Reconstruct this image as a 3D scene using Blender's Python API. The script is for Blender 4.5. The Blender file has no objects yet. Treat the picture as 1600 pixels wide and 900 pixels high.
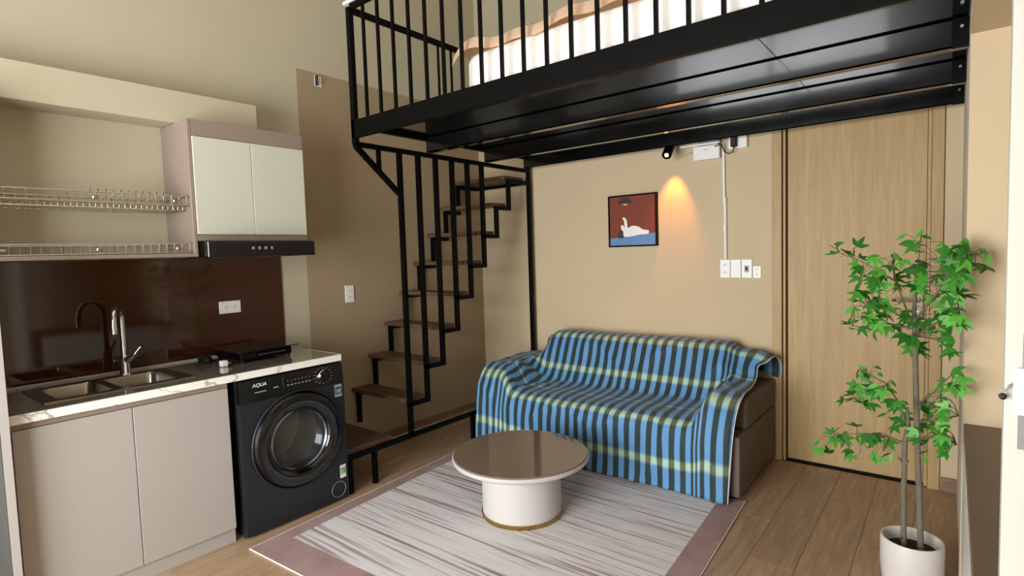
import bpy, bmesh, math, random
from mathutils import Vector, Matrix
random.seed(7)
SC = bpy.context.scene
COL = SC.collection

# ------------------------------------------------------------------ camera
def rad(a): return math.radians(a)
YAW, PITCH, ROLL, FPX = rad(38.504), rad(-3.655), rad(-1.845), 867.88
fw = Vector((-math.sin(YAW)*math.cos(PITCH), math.cos(YAW)*math.cos(PITCH), math.sin(PITCH)))
rt = Vector((math.cos(YAW), math.sin(YAW), 0)); up = rt.cross(fw)
r2 = rt*math.cos(ROLL) + up*math.sin(ROLL); u2 = up*math.cos(ROLL) - rt*math.sin(ROLL)
camd = bpy.data.cameras.new('camera'); cam = bpy.data.objects.new('camera', camd); COL.objects.link(cam)
camd.sensor_width = 36; camd.lens = FPX/1600*36; camd.clip_start = .02
M = Matrix((r2, u2, -fw)).transposed().to_4x4(); M.translation = (0, 0, 1.4)
cam.matrix_world = M; SC.camera = cam

# ------------------------------------------------------------------ light
SC.view_settings.view_transform = 'Standard'; SC.view_settings.look = 'None'
SC.view_settings.gamma = 1; SC.view_settings.use_curve_mapping = False
SC.view_settings.exposure = 1.8
SC.cycles.max_bounces = 10; SC.cycles.diffuse_bounces = 6
wd = bpy.data.worlds.new('world'); SC.world = wd; wd.use_nodes = True
bg = wd.node_tree.nodes['Background']
bg.inputs[0].default_value = (0.96, 0.98, 1.0, 1); bg.inputs[1].default_value = 5.2
def portal(name, x0, x1, z0, z1, y):
    l = bpy.data.lights.new(name, 'AREA'); l.shape = 'RECTANGLE'; l.size = x1-x0; l.size_y = z1-z0
    l.cycles.is_portal = True
    o = bpy.data.objects.new(name, l); COL.objects.link(o)
    o.location = ((x0+x1)/2, y, (z0+z1)/2); o.rotation_euler = (rad(90), 0, 0)
    return o
portal('window_daylight', -2.75, -.5, .1, 2.15, -1.58)

# ------------------------------------------------------------------ helpers
def s2l(c):
    c = c/255
    return c/12.92 if c <= .04045 else ((c+.055)/1.055)**2.4
def C(r, g, b): return (s2l(r), s2l(g), s2l(b), 1)
ORG = {}
def org(o): return ORG[o.name] if o is not None else Vector((0, 0, 0))
def mk(name, bm, mat, parent=None, at=None, smooth=False):
    """bm in WORLD coordinates; the object's origin goes to `at` (or the parent's origin)"""
    base = org(parent)
    at = Vector(at) if at is not None else (base.copy() if parent else Vector((0, 0, 0)))
    me = bpy.data.meshes.new(name)
    bmesh.ops.translate(bm, verts=bm.verts, vec=-at)
    bmesh.ops.recalc_face_normals(bm, faces=bm.faces)
    if smooth:
        for f in bm.faces: f.smooth = True
        for e in bm.edges:
            if len(e.link_faces) == 2 and e.calc_face_angle(0) > rad(38): e.smooth = False
    bm.to_mesh(me); bm.free()
    me.materials.append(mat)
    o = bpy.data.objects.new(name, me); COL.objects.link(o)
    if parent: o.parent = parent
    o.location = at-base; ORG[o.name] = at
    return o
def inst(name, me, at, parent=None, rot=None, scale=None):
    o = bpy.data.objects.new(name, me); COL.objects.link(o)
    if parent: o.parent = parent
    o.location = Vector(at)-org(parent); ORG[o.name] = Vector(at)
    if rot is not None: o.rotation_euler = rot
    if scale is not None: o.scale = scale
    return o
def tag(o, label, cat, group=None):
    o['label'] = label; o['category'] = cat
    if group: o['group'] = group
    return o
def struct(o): o['kind'] = 'structure'; return o
def thing(name, loc, label, cat, group=None):
    o = bpy.data.objects.new(name, None); COL.objects.link(o); o.location = loc
    o.empty_display_size = .05; ORG[o.name] = Vector(loc)
    return tag(o, label, cat, group)
def nb(): return bmesh.new()
def bx(bm, x0, x1, y0, y1, z0, z1, bev=0, seg=1):
    r = bmesh.ops.create_cube(bm, size=1)
    vs = r['verts']
    for v in vs:
        v.co = Vector(((x0+x1)/2+v.co.x*(x1-x0), (y0+y1)/2+v.co.y*(y1-y0), (z0+z1)/2+v.co.z*(z1-z0)))
    if bev:
        es = list({e for v in vs for e in v.link_edges})
        bmesh.ops.bevel(bm, geom=es, offset=bev, segments=seg, affect='EDGES', profile=.5)
    return bm
def box(name, d, mat, parent=None, bev=0, seg=1, at=None, smooth=False):
    return mk(name, bx(nb(), *d, bev=bev, seg=seg), mat, parent, at, smooth)
def tube(bm, pts, r, seg=8, closed=False, rads=None):
    pts = [Vector(p) for p in pts]; n = len(pts); rings = []
    prev = None
    for i, p in enumerate(pts):
        if closed: t = (pts[(i+1) % n]-pts[i-1])
        else: t = pts[min(i+1, n-1)]-pts[max(i-1, 0)]
        t.normalize()
        if prev is None:
            a = Vector((0, 0, 1)) if abs(t.z) < .9 else Vector((1, 0, 0))
            nn = t.cross(a).normalized()
        else:
            nn = (prev - t*prev.dot(t)).normalized()
        prev = nn; bb = t.cross(nn)
        rr = rads[i] if rads else r
        rings.append([bm.verts.new(p+(nn*math.cos(2*math.pi*k/seg)+bb*math.sin(2*math.pi*k/seg))*rr) for k in range(seg)])
    m = n if closed else n-1
    for i in range(m):
        a, b = rings[i], rings[(i+1) % n]
        for k in range(seg): bm.faces.new((a[k], a[(k+1) % seg], b[(k+1) % seg], b[k]))
    if not closed:
        bm.faces.new(rings[0][::-1]); bm.faces.new(rings[-1])
    return bm
def lathe(bm, prof, c, seg=48, axis='z', cap=True):
    c = Vector(c); rings = []
    for r, h in prof:
        ring = []
        for k in range(seg):
            a = 2*math.pi*k/seg
            if axis == 'z': p = Vector((r*math.cos(a), r*math.sin(a), h))
            elif axis == 'x': p = Vector((h, r*math.cos(a), r*math.sin(a)))
            else: p = Vector((r*math.cos(a), h, r*math.sin(a)))
            ring.append(bm.verts.new(c+p))
        rings.append(ring)
    for a, b in zip(rings, rings[1:]):
        for k in range(seg): bm.faces.new((a[k], a[(k+1) % seg], b[(k+1) % seg], b[k]))
    if cap:
        bm.faces.new(rings[0][::-1]); bm.faces.new(rings[-1])
    return bm
def prism(bm, poly, axis, a0, a1):
    """poly = 2D points in the two other axes (in x,y,z order), extruded along axis a0..a1"""
    def P(u, v, a): return {'x': (a, u, v), 'y': (u, a, v), 'z': (u, v, a)}[axis]
    A = [bm.verts.new(P(u, v, a0)) for u, v in poly]; B = [bm.verts.new(P(u, v, a1)) for u, v in poly]
    n = len(poly)
    bm.faces.new(A); bm.faces.new(B[::-1])
    for i in range(n): bm.faces.new((A[i], B[i], B[(i+1) % n], A[(i+1) % n]))
    return bm

# ------------------------------------------------------------------ materials
def base_mat(name, col, rough=.5, metal=0, spec=.5, coat=0, trans=0, ior=1.45):
    m = bpy.data.materials.new(name); m.use_nodes = True
    p = m.node_tree.nodes['Principled BSDF']
    p.inputs['Base Color'].default_value = col; p.inputs['Roughness'].default_value = rough
    p.inputs['Metallic'].default_value = metal; p.inputs['Specular IOR Level'].default_value = spec
    p.inputs['Coat Weight'].default_value = coat; p.inputs['Coat Roughness'].default_value = .05
    p.inputs['Transmission Weight'].default_value = trans; p.inputs['IOR'].default_value = ior
    return m, m.node_tree.nodes, m.node_tree.links, p
def var_mat(name, col, rough=.5, amt=.06, scale=6, bump=0, bscale=120, metal=0, spec=.5, coat=0, stretch=(1, 1, 1), rvar=0):
    """principled colour with soft noise variation and optional fine relief"""
    m, N, L, p = base_mat(name, col, rough, metal, spec, coat)
    tc = N.new('ShaderNodeTexCoord'); mp = N.new('ShaderNodeMapping'); L.new(tc.outputs['Object'], mp.inputs[0])
    mp.inputs['Scale'].default_value = stretch
    n = N.new('ShaderNodeTexNoise'); n.inputs['Scale'].default_value = scale; n.inputs['Detail'].default_value = 5
    L.new(mp.outputs[0], n.inputs['Vector'])
    mx = N.new('ShaderNodeMix'); mx.data_type = 'RGBA'
    mx.inputs['A'].default_value = tuple(max(0, c*(1-amt)) for c in col[:3])+(1,)
    mx.inputs['B'].default_value = tuple(min(1, c*(1+amt)) for c in col[:3])+(1,)
    L.new(n.outputs['Fac'], mx.inputs['Factor']); L.new(mx.outputs['Result'], p.inputs['Base Color'])
    if rvar:
        mr = N.new('ShaderNodeMapRange'); mr.inputs['To Min'].default_value = max(0, rough-rvar); mr.inputs['To Max'].default_value = rough+rvar
        L.new(n.outputs['Fac'], mr.inputs['Value']); L.new(mr.outputs[0], p.inputs['Roughness'])
    if bump:
        n2 = N.new('ShaderNodeTexNoise'); n2.inputs['Scale'].default_value = bscale; n2.inputs['Detail'].default_value = 4
        L.new(mp.outputs[0], n2.inputs['Vector'])
        b = N.new('ShaderNodeBump'); b.inputs['Strength'].default_value = bump; b.inputs['Distance'].default_value = .004
        L.new(n2.outputs['Fac'], b.inputs['Height']); L.new(b.outputs[0], p.inputs['Normal'])
    return m
def wood_mat(name, c0, c1, stretch, rough=.45, rand=.25, scale=5, coat=0):
    m, N, L, p = base_mat(name, c0, rough, coat=coat)
    tc = N.new('ShaderNodeTexCoord'); oi = N.new('ShaderNodeObjectInfo')
    ad = N.new('ShaderNodeVectorMath'); ad.operation = 'ADD'
    sc = N.new('ShaderNodeVectorMath'); sc.operation = 'SCALE'; sc.inputs['Scale'].default_value = 31
    cb = N.new('ShaderNodeCombineXYZ')
    for i in range(3): L.new(oi.outputs['Random'], cb.inputs[i])
    L.new(cb.outputs[0], sc.inputs[0]); L.new(tc.outputs['Object'], ad.inputs[0]); L.new(sc.outputs[0], ad.inputs[1])
    mp = N.new('ShaderNodeMapping'); mp.inputs['Scale'].default_value = stretch; L.new(ad.outputs[0], mp.inputs[0])
    n = N.new('ShaderNodeTexNoise'); n.inputs['Scale'].default_value = scale; n.inputs['Detail'].default_value = 8; n.inputs['Roughness'].default_value = .65
    n.inputs['Distortion'].default_value = .6
    L.new(mp.outputs[0], n.inputs['Vector'])
    cr = N.new('ShaderNodeValToRGB'); cr.color_ramp.elements[0].position = .3; cr.color_ramp.elements[1].position = .7
    cr.color_ramp.elements[0].color = c0; cr.color_ramp.elements[1].color = c1
    L.new(n.outputs['Fac'], cr.inputs[0])
    hsv = N.new('ShaderNodeHueSaturation'); mr = N.new('ShaderNodeMapRange')
    mr.inputs['To Min'].default_value = 1-rand/2; mr.inputs['To Max'].default_value = 1+rand/2
    L.new(oi.outputs['Random'], mr.inputs['Value']); L.new(mr.outputs[0], hsv.inputs['Value'])
    L.new(cr.outputs[0], hsv.inputs['Color']); L.new(hsv.outputs[0], p.inputs['Base Color'])
    b = N.new('ShaderNodeBump'); b.inputs['Strength'].default_value = .12; b.inputs['Distance'].default_value = .002
    L.new(n.outputs['Fac'], b.inputs['Height']); L.new(b.outputs[0], p.inputs['Normal'])
    return m

TAN, CREAM = C(200, 181, 149), C(186, 178, 154)
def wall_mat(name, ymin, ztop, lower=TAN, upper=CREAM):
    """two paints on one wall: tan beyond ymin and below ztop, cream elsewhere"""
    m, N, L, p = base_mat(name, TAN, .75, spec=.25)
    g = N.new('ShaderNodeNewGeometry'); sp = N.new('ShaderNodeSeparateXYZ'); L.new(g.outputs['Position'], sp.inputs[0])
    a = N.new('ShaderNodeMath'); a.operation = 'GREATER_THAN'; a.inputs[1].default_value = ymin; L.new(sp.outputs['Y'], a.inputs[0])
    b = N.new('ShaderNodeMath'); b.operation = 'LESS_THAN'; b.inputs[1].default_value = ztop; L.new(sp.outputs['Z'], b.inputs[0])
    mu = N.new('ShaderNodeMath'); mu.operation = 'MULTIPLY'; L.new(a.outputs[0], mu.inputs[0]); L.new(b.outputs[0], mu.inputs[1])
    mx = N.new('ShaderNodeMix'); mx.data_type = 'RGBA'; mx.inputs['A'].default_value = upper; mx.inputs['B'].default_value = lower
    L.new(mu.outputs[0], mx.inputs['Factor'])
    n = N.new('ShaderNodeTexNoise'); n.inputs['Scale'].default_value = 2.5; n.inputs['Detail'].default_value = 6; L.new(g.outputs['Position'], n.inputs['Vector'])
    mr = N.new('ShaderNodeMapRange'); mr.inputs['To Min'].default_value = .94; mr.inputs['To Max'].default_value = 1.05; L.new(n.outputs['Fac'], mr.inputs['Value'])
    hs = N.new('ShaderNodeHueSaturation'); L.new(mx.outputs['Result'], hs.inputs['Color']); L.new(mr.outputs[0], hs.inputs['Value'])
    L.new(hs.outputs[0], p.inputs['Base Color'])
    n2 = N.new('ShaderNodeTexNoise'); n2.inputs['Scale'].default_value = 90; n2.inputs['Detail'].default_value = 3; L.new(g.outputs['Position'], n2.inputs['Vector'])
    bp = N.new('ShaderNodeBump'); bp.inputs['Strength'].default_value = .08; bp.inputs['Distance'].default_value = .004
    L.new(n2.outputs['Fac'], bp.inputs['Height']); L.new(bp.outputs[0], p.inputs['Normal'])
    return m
m_wleft = wall_mat('paint_left_shaded', 2.06, 2.65, lower=C(160, 142, 114)); m_wback = wall_mat('paint_back', -9, 2.65)  # left wall: same tan paint as the back, colour darkened for its shade
m_tan = var_mat('paint_tan', TAN, .75, .04, 3, .08, 90, spec=.25)
m_cream = var_mat('paint_cream', CREAM, .75, .04, 3, .08, 90, spec=.25)
m_ceil = var_mat('paint_ceiling', C(236, 234, 226), .8, .02, 3)
m_greywall = var_mat('paint_grey', C(208, 200, 188), .75, .04, 3, .06, 90, spec=.25)
m_floor = wood_mat('laminate_floor', C(144, 118, 94), C(182, 153, 123), (9, .7, 9), .38, .16, 5)
m_base = wood_mat('baseboard_wood', C(118, 90, 68), C(146, 116, 90), (2, 2, 14), .5, .1, 4)
m_oak = wood_mat('oak_veneer', C(164, 135, 88), C(184, 156, 108), (9, 9, .55), .5, .03, 4)
m_tread = wood_mat('dark_tread_wood', C(66, 46, 36), C(108, 80, 64), (1.2, 9, 9), .45, .3, 4)
m_edge = wood_mat('tread_edge_wood', C(66, 46, 36), C(108, 80, 64), (1.2, 9, 9), .5, .3, 4)
m_black = var_mat('black_enamel_steel', C(3, 3, 3), .5, .2, 8, .05, 60, rvar=.08, spec=.12)
m_beam = var_mat('black_gloss_steel', C(10, 10, 10), .22, .3, 5, .06, 9, coat=.5, spec=.7, rvar=.08)
m_gloss = var_mat('black_gloss_panel', C(14, 13, 12), .12, .3, 3, .06, 5, coat=.6, spec=.8, rvar=.06)
m_white = var_mat('white_plastic', C(232, 232, 226), .35, .02, 10)
m_mauve = var_mat('mauve_laminate', C(142, 127, 114), .5, .03, 5, .02, 200)
m_beige = var_mat('beige_laminate_door', C(166, 161, 155), .45, .02, 4, .02, 200)
m_bone = var_mat('bone_white_door', C(200, 201, 184), .4, .02, 4, .02, 200)
m_dark = var_mat('dark_grey_board', C(48, 50, 52), .6, .1, 5)
m_backsplash = var_mat('brown_glass', C(62, 31, 16), .05, .1, 2, spec=.6, coat=.3)
m_steel = var_mat('brushed_steel', C(165, 162, 156), .28, .08, 20, metal=1, stretch=(1, 8, 1))
m_chrome = var_mat('chrome', C(215, 215, 215), .07, .02, 5, metal=1)
m_rimsteel = var_mat('blue_steel_rim', C(120, 128, 138), .25, .05, 9, metal=1)
m_wire = var_mat('steel_wire', C(188, 182, 170), .22, .05, 9, metal=1)
m_rubber = var_mat('black_rubber', C(14, 14, 14), .6, .1, 20)
m_washer = var_mat('graphite_steel', C(38, 41, 46), .38, .04, 5, spec=.5, metal=.3)
m_wpanel = var_mat('black_piano_panel', C(10, 10, 12), .12, .1, 5, coat=.4)
m_ledge = var_mat('gold_trim', C(176, 150, 92), .25, .05, 9, metal=1)
m_table = var_mat('white_lacquer', C(190, 186, 183), .4, .02, 5)
m_smoke = var_mat('smoked_glass_top', C(122, 105, 92), .06, .03, 3, spec=.6, coat=.4)
m_velvet = var_mat('brown_velvet', C(106, 92, 83), .75, .22, 7, .15, 160, spec=.25)
m_green1 = var_mat('leaf_green', C(38, 132, 34), .42, .25, 40, .05, 60)
m_bark = var_mat('bark', C(104, 98, 82), .8, .3, 30, .4, 60)
m_pot = var_mat('white_ceramic', C(204, 198, 191), .4, .03, 6, .05, 30)
m_soil = var_mat('soil', C(28, 22, 18), .9, .4, 60, .6, 80)
m_brown = var_mat('brown_top', C(108, 90, 78), .45, .05, 5)
m_grey = var_mat('light_grey_board', C(190, 188, 180), .5, .03, 6)
m_doorw = var_mat('white_door_paint', C(188, 188, 179), .4, .02, 4)
m_galv = var_mat('galvanised_metal', C(150, 150, 146), .4, .15, 20, metal=.8)
m_sheet = var_mat('white_bed_linen', C(240, 238, 232), .8, .03, 8, .8, 5, stretch=(1, 1, 3.5))
m_peach = var_mat('peach_bed_linen', C(232, 206, 178), .8, .05, 8, .3, 30)
m_screw = var_mat('screw_metal', C(190, 188, 180), .3, .05, 9, metal=1)
def solid(name, c, rough=.5, **k): return base_mat(name, c, rough, **k)[0]
m_print_w = solid('print_white', C(225, 225, 225), .4)
m_print_g = solid('print_grey', C(150, 152, 156), .4)
m_green = solid('energy_green', C(80, 165, 70), .4)
m_blue = solid('sticker_blue', C(40, 66, 92), .4)
m_art_red = var_mat('art_rust', C(122, 52, 30), .6, .08, 20, .1, 300)
m_art_blue = var_mat('art_blue', C(98, 134, 184), .6, .05, 20, .1, 300)
m_art_white = solid('art_white', C(236, 230, 226), .6)
m_art_dark = solid('art_dark', C(48, 42, 38), .6)
m_art_gold = solid('art_gold', C(214, 160, 90), .6)

def marble_mat():
    m, N, L, p = base_mat('white_marble', C(232, 232, 226), .15)
    tc = N.new('ShaderNodeTexCoord')
    n = N.new('ShaderNodeTexNoise'); n.inputs['Scale'].default_value = 2.2; n.inputs['Detail'].default_value = 6; n.inputs['Distortion'].default_value = 1.6
    L.new(tc.outputs['Object'], n.inputs['Vector'])
    cr = N.new('ShaderNodeValToRGB'); e = cr.color_ramp.elements
    e[0].position = .485; e[0].color = C(234, 234, 228); e[1].position = .515; e[1].color = C(234, 234, 228)
    x = e.new(.5); x.color = C(160, 156, 148)
    L.new(n.outputs['Fac'], cr.inputs[0]); L.new(cr.outputs[0], p.inputs['Base Color'])
    return m
m_marble = marble_mat()
m_stone = var_mat('polished_grey_stone', C(118, 112, 102), .06, .12, 4, spec=.9, coat=.6)

def throw_mat():
    """blue and dark-green stripes along the cloth with pale dyed bands across, from the cloth's UV (metres)"""
    m, N, L, p = base_mat('striped_throw', C(90, 150, 205), .62, spec=.3)
    uv = N.new('ShaderNodeUVMap'); uv.uv_map = 'UVMap'
    sp = N.new('ShaderNodeSeparateXYZ'); L.new(uv.outputs[0], sp.inputs[0])
    wob = N.new('ShaderNodeTexNoise'); wob.inputs['Scale'].default_value = 14; L.new(uv.outputs[0], wob.inputs['Vector'])
    def math_(op, a, b=None, c=None):
        n = N.new('ShaderNodeMath'); n.operation = op
        for i, v in enumerate((a, b, c)):
            if v is None: continue
            if isinstance(v, (int, float)): n.inputs[i].default_value = v
            else: L.new(v, n.inputs[i])
        return n.outputs[0]
    U, V = sp.outputs[0], sp.outputs[1]
    su = math_('SINE', math_('MULTIPLY', U, 2*math.pi/.070))
    stripe = N.new('ShaderNodeMapRange'); stripe.inputs['From Min'].default_value = -.22; stripe.inputs['From Max'].default_value = .22
    L.new(su, stripe.inputs['Value'])
    vb = math_('ADD', V, math_('MULTIPLY', wob.outputs['Fac'], .012))
    # pale dyed bands across the cloth at fixed distances from its back edge
    tot = None
    for v0, hw in BANDS:
        d_ = math_('ABSOLUTE', math_('SUBTRACT', vb, v0+.006))
        mr = N.new('ShaderNodeMapRange'); mr.interpolation_type = 'SMOOTHSTEP'
        mr.inputs['From Min'].default_value = hw*.25; mr.inputs['From Max'].default_value = hw; mr.inputs['To Min'].default_value = 1; mr.inputs['To Max'].default_value = 0
        L.new(d_, mr.inputs['Value'])
        tot = mr.outputs[0] if tot is None else math_('MAXIMUM', tot, mr.outputs[0])
    mx = N.new('ShaderNodeMix'); mx.data_type = 'RGBA'; mx.inputs['A'].default_value = C(38, 54, 52); mx.inputs['B'].default_value = C(94, 146, 194)
    L.new(stripe.outputs[0], mx.inputs['Factor'])
    mb = N.new('ShaderNodeMix'); mb.data_type = 'RGBA'; mb.inputs['A'].default_value = C(96, 108, 80); mb.inputs['B'].default_value = C(176, 204, 176)
    L.new(stripe.outputs[0], mb.inputs['Factor'])
    m2 = N.new('ShaderNodeMix'); m2.data_type = 'RGBA'; L.new(math_('MULTIPLY', tot, .9), m2.inputs['Factor'])
    L.new(mx.outputs['Result'], m2.inputs['A']); L.new(mb.outputs['Result'], m2.inputs['B'])
    L.new(m2.outputs['Result'], p.inputs['Base Color'])
    p.inputs['Sheen Weight'].default_value = .15
    w = N.new('ShaderNodeTexNoise'); w.inputs['Scale'].default_value = 260; L.new(uv.outputs[0], w.inputs['Vector'])
    b = N.new('ShaderNodeBump'); b.inputs['Strength'].default_value = .12; b.inputs['Distance'].default_value = .002
    L.new(w.outputs['Fac'], b.inputs['Height']); L.new(b.outputs[0], p.inputs['Normal'])
    return m

def rug_mat(name, cols, sx, sy, pos):
    m, N, L, p = base_mat(name, cols[0], .9, spec=.15)
    tc = N.new('ShaderNodeTexCoord'); mp = N.new('ShaderNodeMapping'); L.new(tc.outputs['Object'], mp.inputs[0])
    mp.inputs['Scale'].default_value = (sx, sy, 1)
    n = N.new('ShaderNodeTexNoise'); n.inputs['Scale'].default_value = 1; n.inputs['Detail'].default_value = 4; n.inputs['Roughness'].default_value = .6
    L.new(mp.outputs[0], n.inputs['Vector'])
    cr = N.new('ShaderNodeValToRGB'); e = cr.color_ramp.elements
    e[0].position = pos[0]; e[0].color = cols[0]; e[1].position = pos[-1]; e[1].color = cols[-1]
    for q, c in list(zip(pos, cols))[1:-1]: e.new(q).color = c
    L.new(n.outputs['Fac'], cr.inputs[0]); L.new(cr.outputs[0], p.inputs['Base Color'])
    n2 = N.new('ShaderNodeTexNoise'); n2.inputs['Scale'].default_value = 300; L.new(tc.outputs['Object'], n2.inputs['Vector'])
    b = N.new('ShaderNodeBump'); b.inputs['Strength'].default_value = .25; b.inputs['Distance'].default_value = .003
    L.new(n2.outputs['Fac'], b.inputs['Height']); L.new(b.outputs[0], p.inputs['Normal'])
    return m
m_rug = rug_mat('rug_streaks', [C(146, 130, 129), C(176, 163, 163), C(208, 204, 206), C(218, 217, 219), C(203, 197, 200), C(156, 141, 140)], .7, 32,
                [.34, .41, .45, .55, .60, .66])
m_border = rug_mat('rug_border', [C(150, 124, 122), C(166, 140, 136)], 6, 6, [.35, .65])
m_piping = var_mat('rug_piping', C(214, 208, 204), .8, .03, 20)

# ------------------------------------------------------------------ the room
XL, YB, XR, YF, ZC = -3.385, 3.83, .035, -1.5, 3.9
YR, XA, ZA = 2.45, 1.0, 2.085           # alcove return, alcove side wall, alcove ceiling
fl = struct(box('floor', (XL-.1, XA+.1, YF-.1, YB+.2, -.14, -.014), m_dark))
pw, pl = .19, 1.22
plank = None
x = XL+.02; k = 0
while x < XA:
    y = YF - (k*0.41 % pl); w = min(pw, XA-x)
    while y < YB:
        y0, y1 = max(y, YF), min(y+pl, YB)
        # nothing of the alcove floor behind the return wall is needed
        if y1-y0 > .02 and not (x > XR+.02 and y0 > YR):
            yy1 = min(y1, YR) if x > XR+.02 else y1
            pm = bx(nb(), x+.0006, x+w-.0006, y0+.0006, yy1-.0006, -.014, 0, bev=.0012)
            mk('plank', pm, m_floor, fl, at=(x+w/2, (y0+yy1)/2, 0))
        y += pl
    x += pw; k += 1
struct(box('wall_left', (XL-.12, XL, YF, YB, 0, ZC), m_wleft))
struct(box('ceiling', (XL-.12, XA+.12, YF-.1, YB+.12, ZC, ZC+.1), m_ceil))
# back wall with the door opening
DX0, DX1, DZ = -.845, -.105, 2.14
bm = nb(); bx(bm, XL, DX0-.062, YB, YB+.12, 0, ZC); bx(bm, DX1+.065, XA, YB, YB+.12, 0, ZC); bx(bm, DX0-.062, DX1+.065, YB, YB+.12, DZ+.06, ZC)
struct(mk('wall_back', bm, m_wback))
bm = nb(); bx(bm, XR, XR+.1, YR, YB, 0, ZA); bx(bm, XR, XR+.1, YF, YB, ZA, ZC)
struct(mk('wall_right', bm, m_greywall))
struct(box('wall_return', (XR, XA, YR-.012, YR-.0005, 0, ZA-.0125), m_tan))
struct(box('wall_alcove', (XA, XA+.1, YF, YR, 0, ZC), m_tan))
struct(box('ceiling_alcove', (XR+.0005, XA, YF, YR, ZA-.012, ZA-.0005), m_tan))
bm = nb(); bx(bm, XL-.12, XA+.1, YB+.1205, YB+.22, -.014, ZC); struct(mk('wall_light_block', bm, m_cream))  # unseen backing added behind the door to stop light leaks
bm = nb()
for d in [(XL-.12, -2.75, 0, ZC), (-2.75, -.5, 0, .1), (-2.75, -.5, 2.15, ZC), (-.5, XA+.1, 0, ZC)]:
    bx(bm, d[0], d[1], YF-.15, YF, d[2], d[3])
struct(mk('wall_front', bm, m_cream))
for n, (x0, x1, z0, z1) in enumerate(((-2.75, -.5, .1, 2.15),)):
    wo = bpy.data.objects.new('window_%d' % (n+1), None); COL.objects.link(wo); wo.location = (x0, YF-.08, z0); ORG[wo.name] = Vector(wo.location); struct(wo)
    bm = nb()
    for d in ((x0, x0+.05, z0, z1), (x1-.05, x1, z0, z1), (x0, x1, z0, z0+.05), (x0, x1, z1-.05, z1)): bx(bm, d[0], d[1], YF-.1, YF-.05, d[2], d[3])
    mk('window_frame', bm, m_doorw, wo)
    bm = nb(); bx(bm, (x0+x1)/2-.03, (x0+x1)/2+.03, YF-.1, YF-.05, z0+.05, z1-.05)
    mk('mullion', bm, m_doorw, wo)
struct(box('trim_1', (XL, -3.2, YF, 1.68, 2.134, 2.303), m_cream, bev=.003))
struct(box('baseboard_left', (XL, XL+.012, 1.9, YB, 0, .06), m_base))
struct(box('baseboard_back', (XL+.012, DX0-.07, YB-.012, YB, 0, .07), m_base))
struct(box('baseboard_right', (DX1+.068, XR, YB-.012, YB, 0, .077), m_base))

# oak door in the back wall
d1 = bpy.data.objects.new('door_1', None); COL.objects.link(d1); d1.location = (DX0, YB, 0); ORG[d1.name] = Vector((DX0, YB, 0)); struct(d1)
box('door_leaf', (DX0+.022, DX1-.012, YB+.03, YB+.07, .012, DZ-.008), m_oak, d1, bev=.002)
bm = nb(); bx(bm, DX0-.062, DX0-.006, YB-.012, YB+.1, 0, DZ+.06, bev=.002); bx(bm, DX1+.008, DX1+.062, YB-.014, YB+.1, 0, DZ+.06, bev=.002); bx(bm, DX0-.006, DX1+.008, YB-.012, YB+.1, DZ, DZ+.06, bev=.002)
mk('door_frame', bm, m_oak, d1)
bm = nb(); bx(bm, DX0-.002, DX0+.012, YB+.012, YB+.1, 0, DZ, bev=.001); bx(bm, DX1-.010, DX1+.006, YB+.012, YB+.1, 0, DZ, bev=.001)
mk('door_stop', bm, m_oak, d1)
h = box('door_handle', (-.165, -.125, YB+.016, YB+.03, .955, 1.10), m_chrome, d1, bev=.004)
mk('lever', tube(nb(), [(-.145, YB+.016, 1.06), (-.145, YB-.025, 1.06), (-.16, YB-.035, 1.06), (-.27, YB-.035, 1.06)], .009), m_chrome, h, smooth=True)
mk('key_rose', lathe(nb(), [(.013, -.006), (.013, .0)], (-.145, YB+.016, .985), 16, 'y'), m_chrome, h)

# ------------------------------------------------------------------ loft
XS = -2.79                                   # plane of the stair guard and of the loft's open end
LX0, LX1, LY0, LY1 = XS, XR, 2.06, 3.82
loft = thing('loft_platform', (XS, LY0, 2.085), 'black steel sleeping loft with baluster railing above the sofa', 'loft')
def beam(y0, y1, x0=LX0, x1=LX1-.004, z0=2.088, z1=2.19):
    """channel section: web plus two flanges"""
    bm = nb(); bx(bm, x0, x1, y0, y0+.006, z0, z1); bx(bm, x0, x1, y0, y1, z0, z0+.006); bx(bm, x0, x1, y0, y1, z1-.006, z1)
    return mk('beam', bm, m_beam, loft)
bm = nb(); bx(bm, LX0-.015, LX1-.004, LY0-.015, LY0-.007, 2.106, 2.208); bx(bm, LX0-.015, LX1-.004, LY0-.007, LY0+.012, 2.106, 2.112); bx(bm, LX0-.015, LX1-.004, LY0-.007, LY0+.035, 2.202, 2.208)
mk('front_beam', bm, m_black, loft)
YBEAM = (2.62, 3.21, 3.70)
for y in YBEAM: beam(y, y+.05, LX0+.01)
for (y0, y1) in ((LY0+.036, 2.62), (2.62, 3.21), (3.21, 3.70), (3.70, LY1)):
    for (a, b) in ((LX0+.02, -.602), (-.598, LX1-.004)):
        box('deck_panel', (a, b, y0+.002, y1-.002, 2.191, 2.208), m_gloss, loft)
box('side_beam', (LX0-.012, LX0+.018, LY0+.036, LY1, 2.165, 2.208), m_black, loft)
for y in YBEAM:                                # bolted brackets on the right wall
    b = box('bracket', (LX1-.05, LX1-.002, y-.012, y-.001, 2.082, 2.185), m_black, loft, bev=.001)
    mk('bolt', tube(nb(), [(LX1-.022, y-.030, 2.15), (LX1-.022, y-.012, 2.15)], .006, 6), m_screw, b)
box('front_post', (LX0-.017, LX0+.017, LY0-.015, LY0+.017, 2.075, 2.86), m_black, loft, bev=.002)
mk('pole', bx(nb(), XS-.015, XS+.015, 3.755, 3.785, 0, 2.187, bev=.002), m_black, loft)
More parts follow.
